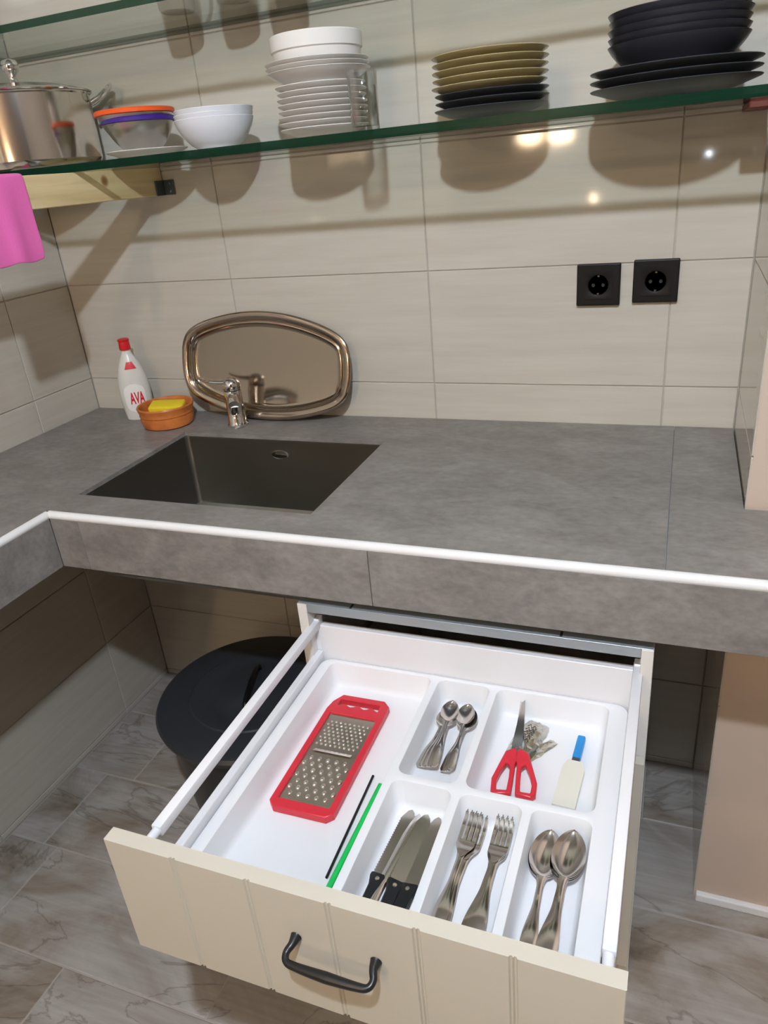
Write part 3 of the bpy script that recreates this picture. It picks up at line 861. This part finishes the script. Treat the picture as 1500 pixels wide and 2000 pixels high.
# the panel beside the sink is notched to clear the basin
yz = [(KY, 0.0), (-0.03, 0.0), (-0.03, KZ), (-0.14, KZ), (-0.14, 0.725), (-0.562, 0.725), (-0.562, KZ), (KY, KZ)]
part('side_panel', MB().loops([[(x, y, z) for y, z in yz] for x in (KX, KX + 0.018)]), MELAMINE, cb, world=True)
part('back_panel', MB().box(KX + 0.018, KX + 0.582, -0.048, -0.040, 0.08, KZ), MELAMINE, cb, world=True)
part('bottom_panel', MB().box(KX + 0.018, KX + 0.582, KY, -0.048, 0.08, 0.098), MELAMINE, cb, world=True)
part('plinth', MB().box(KX + 0.018, KX + 0.582, KY + 0.03, KY + 0.046, 0.0, 0.079), MELAMINE, cb, world=True)
rail = MB().rbox(KX + 0.001, KX + 0.599, KY + 0.001, KY + 0.055, KZ, KZ + 0.0015, 0.0005, 1).box(KX + 0.0185, KX + 0.5815, KY + 0.001, KY + 0.0025, KZ - 0.016, KZ).box(KX + 0.0185, KX + 0.5815, KY + 0.053, KY + 0.055, KZ - 0.016, KZ)
rl = part('top_rail', rail, ZINC, cb, world=True, label='galvanised steel front rail')
for x in (KX + 0.10, KX + 0.46):
    part('rail_slot', MB().box(x, x + 0.004, KY + 0.004, KY + 0.018, KZ + 0.0015, KZ + 0.0019), INK, rl, world=True)
rear = part('rear_rail', MB().box(KX + 0.0185, KX + 0.5815, -0.10, -0.05, KZ - 0.002, KZ), ZINC, cb, world=True)
def bead_front(x0, x1, z0, z1, yf, th):
    """beadboard front: flat back, grooved face; profile in x-y, extruded in z"""
    gx = [x0 + 0.0985 * k for k in range(1, 6)]
    P = [(x0, yf + 0.001), (x0 + 0.001, yf)]
    for q in gx:
        P += [(q - 0.0045, yf), (q - 0.0030, yf + 0.0022), (q - 0.0012, yf + 0.0022), (q, yf + 0.0004), (q + 0.0012, yf + 0.0022), (q + 0.0030, yf + 0.0022), (q + 0.0045, yf)]
    P += [(x1 - 0.001, yf), (x1, yf + 0.001), (x1, yf + th), (x0, yf + th)]
    return MB().prism(P, z0, z1)
part('lower_front', bead_front(KX + 0.0015, KX + 0.5985, 0.085, 0.588, KY - 0.020, 0.018), CREAM, cb, world=True)

# the drawer
DYF, DZ0, DZ1 = -1.147, 0.596, 0.789
DX0, DX1 = KX + 0.0275, KX + 0.5725     # inner faces of the drawer sides
DB = 0.6170
drw = part('drawer', MB().box(DX0 - 0.002, DX1 + 0.002, -1.128, -0.605, DB - 0.012, DB), WHITEM, cb, world=True)
fp = part('front_panel', bead_front(KX + 0.0015, KX + 0.5985, DZ0, DZ1, DYF, 0.019), [CREAM], drw, world=True, label='cream beadboard drawer front')
part('drawer_back', MB().rbox(DX0 - 0.002, DX1 + 0.002, -0.604, -0.590, DB - 0.012, 0.739, 0.001, 1), WHITEM, drw, world=True)
for s, x in ((-1, DX0), (1, DX1)):
    xa, xb = (x - 0.013, x) if s < 0 else (x, x + 0.013)
    mb = MB().rbox(xa, xb, -1.127, -0.592, DB - 0.014, 0.684, 0.002, 2)
    part('drawer_side', mb, WHITEM, drw, world=True)
    mb = MB().rbox(xa - 0.001, xb + 0.001, -1.085, -0.592, 0.733, 0.749, 0.002, 2)
    part('gallery_rail', mb, WHITEM, drw, 40, world=True)
    mb = MB().tube([((xa + xb) / 2, -1.1275, 0.741), ((xa + xb) / 2, -1.080, 0.741)], 0.0062, 16)
    part('rail_connector', mb, WHITEP, drw, 40, world=True)
    part('corner_post', MB().rbox(xa, xb, -0.606, -0.588, 0.684, 0.752, 0.0015, 1), WHITEM, drw, world=True)
    part('runner', MB().box(xa + 0.001, xb - 0.001, -1.02, -0.10, 0.592, 0.6025), ZINC, drw, world=True)
hx = 1.2225
hp = []
for i in range(25):
    t = -1 + 2 * i / 24
    hp.append((hx + 0.052 * math.copysign(abs(t) ** 0.9, t), 0, 0))
path = [(hx - 0.048, DYF - 0.0005, 0.7185), (hx - 0.0485, DYF - 0.010, 0.7180), (hx - 0.0515, DYF - 0.019, 0.7150), (hx - 0.048, DYF - 0.0265, 0.7125), (hx - 0.036, DYF - 0.0285, 0.7115),
        (hx, DYF - 0.029, 0.7110), (hx + 0.036, DYF - 0.0285, 0.7115), (hx + 0.048, DYF - 0.0265, 0.7125), (hx + 0.0515, DYF - 0.019, 0.7150), (hx + 0.0485, DYF - 0.010, 0.7180), (hx + 0.048, DYF - 0.0005, 0.7185)]
def catmull(P, R, n=6):
    out_, rr = [], []
    P = [Vector(p) for p in P]
    for i in range(len(P) - 1):
        p0, p1, p2, p3 = P[max(i - 1, 0)], P[i], P[i + 1], P[min(i + 2, len(P) - 1)]
        for k in range(n):
            t = k / n
            out_.append(0.5 * ((2 * p1) + (-p0 + p2) * t + (2 * p0 - 5 * p1 + 4 * p2 - p3) * t * t + (-p0 + 3 * p1 - 3 * p2 + p3) * t ** 3))
            rr.append(R[i] * (1 - t) + R[i + 1] * t)
    return out_ + [P[-1]], rr + [R[-1]]
pp, rr = catmull(path, [0.0068, 0.0046, 0.0040, 0.0040, 0.0046, 0.0060, 0.0046, 0.0040, 0.0040, 0.0046, 0.0068])
hd = MB().tube(pp, rr, 16)
for s in (-1, 1):
    hd.lathe([(0, 0), (0.0085, 0), (0.0085, 0.002), (0.006, 0.005), (0, 0.005)], 20, (0, 0, 0)) if False else None
part('handle', hd, BLACKIRON, drw, 50, world=True, label='black iron bow handle')

# ------------------------------------------------------------------ cutlery tray
TX0, TX1, TY0, TY1 = 0.9555, 1.4925, -1.108, -0.6075
RIM, TF = 0.670, 0.6215
pockets = [(0.9725, 1.1685, -1.097, -0.6140), (1.1785, 1.2720, -0.8415, -0.6140), (1.2820, 1.4665, -0.8415, -0.6140),
           (1.1785, 1.2720, -1.097, -0.8515), (1.2820, 1.3730, -1.097, -0.8515), (1.3830, 1.4665, -1.097, -0.8515)]
bm = bmesh.new()
def ring_bm(P):
    vs = [bm.verts.new(p) for p in P]
    return vs, [bm.edges.new((vs[i], vs[(i + 1) % len(vs)])) for i in range(len(vs))]
def strip_bm(A, B):
    n = len(A)
    for i in range(n):
        bm.faces.new((A[i], A[(i + 1) % n], B[(i + 1) % n], B[i]))
edges = []
ov_, oe = ring_bm(rrect(TX0, TX1, TY0, TY1, 0.022, RIM)); edges += oe
prev = ov_
for d, z in ((-0.0012, RIM - 0.001), (-0.0018, RIM - 0.004), (-0.0005, TF - 0.003)):
    nv_ = [bm.verts.new(p) for p in rrect(TX0 + d, TX1 - d, TY0 + d, TY1 - d, 0.022, z)]
    strip_bm(prev, nv_); prev = nv_
for (x0, x1, y0, y1) in pockets:
    P0, e0 = ring_bm(rrect(x0, x1, y0, y1, 0.014, RIM)); edges += e0
    prev = P0
    for d, z, r in ((0.0012, RIM - 0.0006, 0.014), (0.0020, RIM - 0.003, 0.014), (0.0050, TF + 0.012, 0.015), (0.0075, TF + 0.004, 0.016), (0.012, TF, 0.016)):
        nv_ = [bm.verts.new(p) for p in rrect(x0 + d, x1 - d, y0 + d, y1 - d, r, z)]
        strip_bm(prev, nv_); prev = nv_
    bm.faces.new(prev)
bmesh.ops.triangle_fill(bm, use_beauty=True, use_dissolve=False, edges=edges)
bmesh.ops.recalc_face_normals(bm, faces=bm.faces)
me = bpy.data.meshes.new('cutlery_tray'); bm.to_mesh(me); bm.free()
me.materials.append(WHITEP); me.shade_smooth(); me.set_sharp_from_angle(angle=math.radians(40))
tag(link('cutlery_tray', me, None), 'white plastic cutlery tray with six compartments inside the open drawer', 'tray')

# ------------------------------------------------------------------ grater
gr = thing('box_grater', 'flat hand grater with red plastic frame and steel plate', 'grater', (1.0495, -0.788, TF + 0.0005), (0, 0, math.radians(0.5)))
gr.name = 'flat_grater'
fr = MB(); bm = bmesh.new()
W2, L0, L1 = 0.0535, -0.133, 0.131
outer = [(-W2, L0 + 0.010), (-W2 + 0.010, L0), (W2 - 0.010, L0), (W2, L0 + 0.010), (W2, L1 - 0.045), (W2, L1 - 0.012), (W2 - 0.012, L1), (-W2 + 0.016, L1), (-W2 + 0.004, L1 - 0.020), (-W2, L1 - 0.040)]
hole = []
for i in range(19):
    t = i / 18
    hole.append((-0.038 + 0.076 * t, L1 - 0.012))
for i in range(19):
    t = 1 - i / 18
    hole.append((-0.038 + 0.076 * t, L1 - 0.026 - 0.003 * math.cos(t * 6 * PI)))
win = [(-0.043, L0 + 0.018), (0.043, L0 + 0.018), (0.043, L1 - 0.048), (-0.043, L1 - 0.048)]
fr.from_bm(bm_prism_holes(outer, [hole, win], 0.0, 0.013))
fo = part('frame', fr, REDP, gr, 30)
bv = fo.modifiers.new('soft', 'BEVEL'); bv.width = 0.0022; bv.segments = 2; bv.limit_method = 'ANGLE'; bv.angle_limit = math.radians(50)
GP = mat('grater_steel', (0.62, 0.58, 0.49), 0.30, 1.0)
GTOOTH = mat('grater_tooth_steel', (0.80, 0.77, 0.70), 0.18, 1.0)
PL0, PL1 = L0 + 0.018, L1 - 0.048
bm.free()
pl = MB()
slot = [(-0.033, PL0 + 0.108), (0.033, PL0 + 0.108), (0.033, PL0 + 0.1125), (-0.033, PL0 + 0.1125)]
pl.from_bm(bm_prism_holes([(-0.0455, PL0 - 0.003), (0.0455, PL0 - 0.003), (0.0455, PL1 + 0.003), (-0.0455, PL1 + 0.003)], [slot], 0.0085, 0.0095))
gp_ = part('plate', pl, GP, gr)
part('slicer_blade', MB().add([(-0.033, PL0 + 0.1125, 0.0096), (0.033, PL0 + 0.1125, 0.0096), (0.033, PL0 + 0.105, 0.0125), (-0.033, PL0 + 0.105, 0.0125), (-0.033, PL0 + 0.1125, 0.0088), (0.033, PL0 + 0.1125, 0.0088), (0.033, PL0 + 0.105, 0.0118), (-0.033, PL0 + 0.105, 0.0118)],
     [(0, 1, 2, 3), (7, 6, 5, 4), (3, 2, 6, 7), (0, 4, 5, 1), (0, 3, 7, 4), (1, 5, 6, 2)]), STEEL, gp_)
# coarse teeth, each its own piece; a raised scoop open towards the handle
def scoop(w_, l_, h_):
    mb = MB(); P = []
    for i in range(6):
        t = i / 5; row = []
        for j in range(7):
            a = PI * j / 6
            row.append((-w_ * math.cos(a) * (1 - 0.25 * t), -l_ + 2 * l_ * t, h_ * math.sin(a) * math.sin(PI / 2 * min(1, t * 1.25))))
        P.append(row)
    return mb.sheet(P, lambda i, j: True, 0.0004)
tm = MB().lathe([(0.0042, 0), (0.0038, 0.0014), (0.0027, 0.0026), (0.0012, 0.0031), (0, 0.0030)], 12, (0, 0, 0), 0.9, 1.2).mesh('coarse_tooth', GTOOTH, 60)
for r_ in range(7):
    n_ = 5 if r_ % 2 == 0 else 6
    for c_ in range(n_):
        x = (c_ - (n_ - 1) / 2) * 0.0148
        link('coarse_tooth', tm, gp_, (x, PL0 + 0.014 + r_ * 0.0128, 0.0095))
ft = MB()
for r_ in range(8):
    n_ = 9
    for c_ in range(n_):
        x = (c_ - (n_ - 1) / 2) * 0.0083 + (0.002 if r_ % 2 else -0.002); y = PL0 + 0.1235 + r_ * 0.0078
        ft.lathe([(0.0026, 0.0), (0.0023, 0.0011), (0.0014, 0.0019), (0, 0.0022)], 8, (x, y, 0.0095))
f_ = part('fine_teeth', ft, GTOOTH, gp_, 60); f_['kind'] = 'stuff'

# ------------------------------------------------------------------ straws
def straw(p0, p1, r, m, label):
    c = Vector(p0); d = Vector(p1) - c
    mb = MB(); q = d.orthogonal().normalized(); b_ = d.normalized().cross(q)
    n_ = 14; Ls = []
    for (f, rr_) in ((0, r * 0.82), (0, r), (1, r), (1, r * 0.82), (0, r * 0.82)):
        Ls.append([tuple(d * f + (q * math.cos(2 * PI * k / n_) + b_ * math.sin(2 * PI * k / n_)) * rr_) for k in range(n_)])
    mb.loops(Ls, False, False)
    return tag(link('drinking_straw', mb.mesh('drinking_straw', m, 40), None, p0), label, 'straw', 'straws in the tray')
straw((1.128, -0.815, TF + 0.0022), (1.1335, -1.004, TF + 0.0022), 0.0020, BLACKP, 'thin black drinking straw beside the green straws')
straw((1.1475, -0.832, TF + 0.0046), (1.1430, -1.075, TF + 0.0046), 0.0043, GREENP, 'thick green drinking straw between the black and thin green ones')
straw((1.1565, -0.805, TF + 0.0066), (1.1510, -1.070, TF + 0.0046), 0.0024, GREENP, 'longer thin green drinking straw against the tray divider')

# ------------------------------------------------------------------ cutlery shapes
def interp(T, t):
    for (a, va), (b, vb) in zip(T, T[1:]):
        if a <= t <= b:
            f = (t - a) / max(1e-9, b - a); f = f * f * (3 - 2 * f)
            return va + (vb - va) * f
    return T[-1][1]
def spoon_mesh(name, Ln, bw_, bl, depth, hw):
    """origin at the lowest point line; y=0 handle end, y=Ln bowl tip; bowl opens upwards"""
    P = []
    ni, nj = 46, 12
    yb = Ln - bl
    for i in range(ni + 1):
        y = yb * i / 20 if i <= 20 else yb + bl * (0.5 - 0.5 * math.cos(PI * (i - 20) / (ni - 20)))
        if i <= 20 and y <= yb:
            s = min(1.0, y / yb)
            wv = interp([(0, hw * 0.55), (0.04, hw), (0.25, hw * 0.95), (0.75, hw * 0.42), (0.93, hw * 0.38), (1.0, hw * 0.62)], s)
            z = interp([(0, 0.012), (0.35, 0.014), (0.75, 0.009), (1.0, 0.012)], s) * depth / 0.009
            cup = 0
        else:
            s = (y - yb) / bl
            e = max(0.0, 1 - (2 * s ** 0.86 - 1) ** 2)
            shape = e ** 0.60
            wv = max(hw * 0.62 * max(0, 1 - s * 4), bw_ * shape, 0.0006)
            z = interp([(0, 0.012), (1.0, 0.0125)], s) * depth / 0.009
            cup = depth * math.sqrt(e)
        row = []
        for j in range(nj + 1):
            u = -1 + 2 * j / nj
            zz = z - cup * (1 - abs(u) ** 2.2) if cup else z + 0.0012 * (1 - u * u)
            row.append((u * wv, y, zz + 0.0014))
        P.append(row)
    return MB().sheet(P, lambda i, j: True, 0.0014).mesh(name, CUTLERY, 50)
def fork_mesh(name, Ln):
    P = []; hl = 0.072; yb = Ln - hl
    ni = 60; cols = []
    tw, gw = 0.0043, 0.0028
    x = -(4 * tw + 3 * gw) / 2
    tot = -x
    for k in range(4):
        for q in range(4): cols.append((x + tw * q / 3))
        x += tw + gw
    cols = [c / tot for c in cols]
    hw = 0.0115
    for i in range(ni + 1):
        t = i / ni; y = Ln * t
        if y < yb:
            s = y / yb
            wv = interp([(0, hw * 0.6), (0.04, hw), (0.25, hw * 0.9), (0.75, hw * 0.36), (0.95, hw * 0.36), (1.0, hw * 0.45)], s)
            z = interp([(0, 0.006), (0.35, 0.012), (0.75, 0.008), (1.0, 0.006)], s)
        else:
            s = (y - yb) / hl
            wv = interp([(0, hw * 0.45), (0.30, tot), (0.6, tot), (1.0, tot * 0.92)], s)
            z = interp([(0, 0.006), (0.4, 0.0), (0.7, 0.001), (1.0, 0.008)], s)
        P.append([(u * wv, y, z + 0.0016 + (0.0010 * (1 - u * u) if y < yb else -0.0)) for u in cols])
    def mask(i, j):
        y = Ln * (i + 0.5) / ni
        if y > Ln - 0.044 and j in (3, 7, 11): return False
        if y > Ln - 0.003 and j % 4 in (0, 2): return False
        return True
    return MB().sheet(P, mask, 0.0016).mesh(name, CUTLERY, 45)
TSP = spoon_mesh('teaspoon', 0.138, 0.0150, 0.045, 0.0060, 0.0062)
SPN = spoon_mesh('table_spoon', 0.200, 0.0218, 0.074, 0.0090, 0.0105)
FRK = fork_mesh('dinner_fork', 0.200)
def lay(name, mesh, x, y, z, yaw_, pit, label, cat, group, rl_=0.0):
    return tag(link(name, mesh, None, (x, y, z), (math.radians(pit), math.radians(rl_), math.radians(yaw_))), label, cat, group)
TB = TF + 0.0006
# teaspoons: two overlapping piles, handles towards the front
TSPOTS = [(1.1935, -0.784, 0.000, -6, 3.0, 0), (1.2010, -0.786, 0.0035, -5, 4.5, 4), (1.2120, -0.787, 0.0070, -1, 6.0, -3), (1.2200, -0.788, 0.0110, 3.0, 7.0, 2),
          (1.2330, -0.784, 0.000, -4, 2.5, 0), (1.2400, -0.786, 0.0045, -2.0, 4.5, 3), (1.2460, -0.784, 0.0090, 2.0, 5.5, -4)]
TNAMES = [q + ' teaspoon of the pile beside the grater compartment' for q in ('lowest', 'second', 'third', 'topmost')] + [q + ' teaspoon of the pile beside the scissors compartment' for q in ('lowest', 'middle', 'topmost')]
for (x, y, z, yw, pt, rl_), tl in zip(TSPOTS, TNAMES):
    lay('teaspoon', TSP, x, y, TB + z, yw, pt, tl, 'spoon', 'teaspoons in the small back compartment', rl_)
for k in range(2):
    lay('dinner_fork', FRK, 1.3020 - 0.003 * k, -1.0595, TB + 0.0034 * k, -3.0 + 1.6 * k, 4.2, ['lower', 'upper'][k] + ' fork of the nested pair beside the knife compartment', 'fork', 'forks in the tray')
for k in range(3):
    lay('dinner_fork', FRK, 1.3360 + 0.006 * k, -1.0600 + 0.0005 * k, TB + 0.0034 * k, -4.0 + 2.0 * k, 4.2, ['lowest', 'middle', 'topmost'][k] + ' fork of the nested three beside the spoon compartment', 'fork', 'forks in the tray')
for k in range(2):
    lay('table_spoon', SPN, 1.4110 - 0.001 * k, -1.0605, TB + 0.0040 * k, 0.5 - 0.8 * k, 1.6, ['lower', 'upper'][k] + ' table spoon of the nested pair beside the forks', 'spoon', 'table spoons in the tray')
for k in range(3):
    lay('table_spoon', SPN, 1.4260 + 0.0040 * k, -1.0605, TB + 0.0042 * k + 0.004, -4.6 + 1.2 * k, 2.0, ['lowest', 'middle', 'topmost'][k] + ' table spoon of the nested three against the tray edge', 'spoon', 'table spoons in the tray')

# steak knives
def steak_knife(x, y, z, yw, rl_, label, flip=1):
    t = thing('steak_knife', label, 'knife', (x, y, z), (math.radians(1.0), math.radians(rl_), math.radians(yw)), 'steak knives')
    # blade outline, local: y from 0 (bolster) to 0.118 (rounded tip)
    P = [(0.011 * flip, -0.030), (0.011 * flip, 0.085), (0.0095 * flip, 0.102), (0.005 * flip, 0.113), (0.0, 0.118), (-0.005 * flip, 0.115), (-0.0095 * flip, 0.104)]
    n_ = 22
    for i in range(n_):
        yy = 0.098 - i * (0.094 / n_)
        P += [((-0.0112) * flip, yy), ((-0.0098) * flip, yy - 0.002)]
    P += [(-0.010 * flip, 0.0), (-0.006 * flip, -0.030)]
    part('blade', MB().prism(P, 0.0050, 0.0064), BLADE, t)
    hnd = MB(); Ls = []
    for (yy, xc, wd, th_) in [(0.002, 0, 0.0115, 0.0048), (-0.003, 0, 0.0118, 0.0056), (-0.016, 0.001 * flip, 0.0088, 0.0056), (-0.035, 0.002 * flip, 0.0092, 0.0056), (-0.06, 0.001 * flip, 0.0100, 0.0056), (-0.085, -0.001 * flip, 0.0100, 0.0056), (-0.098, -0.002 * flip, 0.0090, 0.0050)]:
        Ls.append([(xc + sx * wd * (0.8 if k in (0, 3, 4, 7) else 1), yy, 0.0057 + sz * th_) for k, (sx, sz) in enumerate([(-1, -1), (-1, -0.7), (-1, 0.7), (-1, 1), (1, 1), (1, 0.7), (1, -0.7), (1, -1)])])
    hnd.loops(Ls)
    ho = part('handle', hnd, BLACKP, t, 35)
    for yy in (-0.006, -0.042, -0.078):
        part('rivet', MB().lathe([(0, 0.0007), (0.0028, 0.0005), (0.0032, 0.0), (0, 0.0)], 14, ((0.0005 if yy > -0.01 else 0.001) * flip, yy, 0.0112)), STEEL, ho, 40)
    return t
steak_knife(1.2035, -0.985, TB, -4, 0, 'black-handled steak knife along the wall of the knife compartment', 1)
steak_knife(1.2285, -0.990, TB + 0.0035, -3.5, 10, 'middle black-handled steak knife with the serrated edge up', 1)
steak_knife(1.2500, -0.990, TB + 0.003, -2.0, -8, 'black-handled steak knife beside the fork compartment', -1)
# plain steel table knife between the first two
kn = MB(); P = []
for i in range(31):
    t = i / 30; y = 0.205 * t
    wv = interp([(0, 0.0055), (0.1, 0.0065), (0.38, 0.0045), (0.46, 0.007), (0.9, 0.0085), (0.97, 0.006), (1, 0.001)], t)
    P.append([(u * wv, y, 0.0045 - 0.002 * u * u) for u in (-1, -0.5, 0, 0.5, 1)])
kn.sheet(P, lambda i, j: True, 0.0025)
tag(link('table_knife', kn.mesh('table_knife', CUTLERY, 50), None, (1.2040, -1.076, TB + 0.008), (math.radians(-1), 0, math.radians(-5.5))), 'plain steel table knife lying between the black-handled knives', 'knife')

# ------------------------------------------------------------------ scissors
sc = thing('kitchen_scissors', 'kitchen scissors with red handles and steel blades, slightly open', 'scissors', (1.3365, -0.7170, TB + 0.0125), (math.radians(8.5), 0, math.radians(6)))
def ring_handle(cx, cy, rx, ry, w_, z0, z1, rot):
    o_, i_ = [], []
    for k in range(32):
        a = 2 * PI * k / 32
        for L_, q in ((o_, 1.0), (i_, None)):
            ax = rx if q else rx - w_; ay = ry if q else ry - w_
            x, y = ax * math.cos(a), ay * math.sin(a)
            L_.append((cx + x * math.cos(rot) - y * math.sin(rot), cy + x * math.sin(rot) + y * math.cos(rot)))
    return o_, i_
for s, za in ((1, 0.004), (-1, 0.0075)):
    b1 = [(-0.005 * s, -0.018), (0.008 * s, -0.018), (0.0095 * s, 0.010), (0.0034 * s, 0.094), (-0.0012 * s, 0.100), (-0.0060 * s, 0.030)]
    an = math.radians(1.5 * s)
    b1 = [(x * math.cos(an) - y * math.sin(an), x * math.sin(an) + y * math.cos(an)) for x, y in b1]
    part('blade', MB().prism(b1, za, za + 0.0022), STEEL if s > 0 else BLADE, sc)
    # red handle: shank and loop
    shank = [(-0.004 * s, 0.0), (-0.018 * s, -0.008), (-0.034 * s, -0.060), (-0.033 * s, -0.082), (-0.026 * s, -0.088), (-0.003 * s, -0.084), (-0.002 * s, -0.060), (-0.0015 * s, -0.03), (0.004 * s, -0.012)]
    shank = [(x * 1.0, y) for x, y in shank]
    hole_ = [(-0.014 * s, -0.028), (-0.022 * s, -0.046), (-0.0265 * s, -0.064), (-0.025 * s, -0.079), (-0.010 * s, -0.078), (-0.0085 * s, -0.055), (-0.0085 * s, -0.036)]
    hb = MB().from_bm(bm_prism_holes(shank if s > 0 else shank[::-1], [hole_], 0.001, 0.012))
    ho = part('handle', hb, REDP, sc, 40)
    bv = ho.modifiers.new('soft', 'BEVEL'); bv.width = 0.0025; bv.segments = 2; bv.limit_method = 'ANGLE'; bv.angle_limit = math.radians(50)
part('pivot_screw', MB().lathe([(0, 0.0112), (0.003, 0.011), (0.004, 0.0098), (0, 0.0098)], 18, (0, 0.002, 0)), BLADE, sc, 40)

# ------------------------------------------------------------------ clear plastic packet
pk = thing('plastic_packet', 'crumpled clear plastic packet with black print under the scissors', 'packet', (1.3440, -0.6780, TB), (math.radians(1), 0, math.radians(-14)))
random.seed(11)
def crumple(nx, ny, w_, l_, h_):
    P = []
    for i in range(ny + 1):
        row = []
        for j in range(nx + 1):
            u, v = -1 + 2 * j / nx, -1 + 2 * i / ny
            e = (1 - abs(u) ** 2.5) * (1 - abs(v) ** 3)
            row.append((u * w_ * (1 - 0.25 * abs(v) ** 2) + random.uniform(-1, 1) * 0.0016, v * l_ + random.uniform(-1, 1) * 0.002, max(0.0006, h_ * max(0, e) ** 0.5 + random.uniform(-1, 1) * 0.0022 * (e > 0.05) + 0.001)))
        P.append(row)
    return P
P = crumple(9, 12, 0.023, 0.048, 0.013)
part('wrapper', MB().sheet(P, lambda i, j: True, 0.0003), FILM, pk)
P = crumple(6, 8, 0.013, 0.030, 0.010)
part('contents', MB().sheet(P, lambda i, j: True, 0.0006), mat('gold_film', (0.78, 0.74, 0.64), 0.3, 0.4), pk)
pr_ = MB()
for k in range(5):
    y = 0.018 - k * 0.008; 
    pr_.tube([(-0.007, y, 0.0165), (-0.004, y + 0.006, 0.0168), (0.0, y - 0.002, 0.0170), (0.004, y + 0.005, 0.0168), (0.008, y - 0.001, 0.0162)], 0.0007, 6)
part('print', pr_, INK, pk)
random.seed(23)
P = crumple(5, 7, 0.010, 0.036, 0.004)
t2 = MB().sheet(P, lambda i, j: True, 0.0003)
o2 = part('loose_film', t2, FILM, pk); o2.location = (0.024, -0.012, 0.0); o2.rotation_euler = (0, 0, math.radians(-22))

# ------------------------------------------------------------------ ivory tool with a blue end
iv = thing('plastic_peg', 'flat ivory plastic kitchen tool with a bright blue end', 'kitchen tool', (1.4215, -0.756, TB), (0, 0, math.radians(-3)))
iv.name = 'kitchen_tool'
part('grip', MB().loops([[(x, y, z) for x, y in [(-0.0165, -0.048), (0.0165, -0.048), (0.0165, 0.030), (0.011, 0.046), (-0.011, 0.046), (-0.0165, 0.030)]] for z in (0.0, 0.011)]), IVORY, iv)
part('collar', MB().rbox(-0.0058, 0.0058, 0.0455, 0.054, 0.002, 0.011, 0.001, 1), mat('dark_grey_plastic', (0.06, 0.06, 0.07), 0.4), iv)
part('blue_end', MB().rbox(-0.0062, 0.0062, 0.0535, 0.104, 0.001, 0.012, 0.0025, 2), BLUEP, iv)

# ------------------------------------------------------------------ black storage tub under the worktop
TUBC = (0.655, -0.435); TZ = 0.385; TR = 0.226
tb = thing('lidded_tub', 'round black plastic tub with lid standing under the worktop', 'tub', (TUBC[0], TUBC[1], 0))
part('body', MB().lathe([(0, 0), (0.168, 0), (0.174, 0.006), (0.206, TZ - 0.05), (0.210, TZ - 0.045), (0.212, TZ - 0.02), (0.220, TZ - 0.017), (0.222, TZ - 0.010), (0.208, TZ - 0.008), (0.166, 0.010), (0, 0.010)], 72), BLACKP, tb, 35)
lidm = MB().lathe([(0.204, TZ - 0.0075), (TR + 0.001, TZ - 0.0075), (TR + 0.003, TZ + 0.002), (TR - 0.002, TZ + 0.010), (TR - 0.012, TZ + 0.0135), (0.150, TZ + 0.017), (0.146, TZ + 0.0195), (0.118, TZ + 0.0205), (0.112, TZ + 0.0185), (0.075, TZ + 0.0195), (0.070, TZ + 0.0215), (0, TZ + 0.0225)], 80)
ld = part('lid', lidm, LIDP, tb, 25)
ha, hb = Vector((-0.021, 0.067, 0)), Vector((0.023, -0.076, 0))
arch = []
for i in range(19):
    a = PI * i / 18
    q = ha.lerp(hb, 0.5 - 0.5 * math.cos(a))
    arch.append((q.x, q.y, TZ + 0.0190 + 0.026 * math.sin(a) ** 0.55))
part('lid_handle', MB().tube(arch, 0.0058, 14), mat('glossy_black', (0.006, 0.006, 0.007), 0.06), ld, 50)
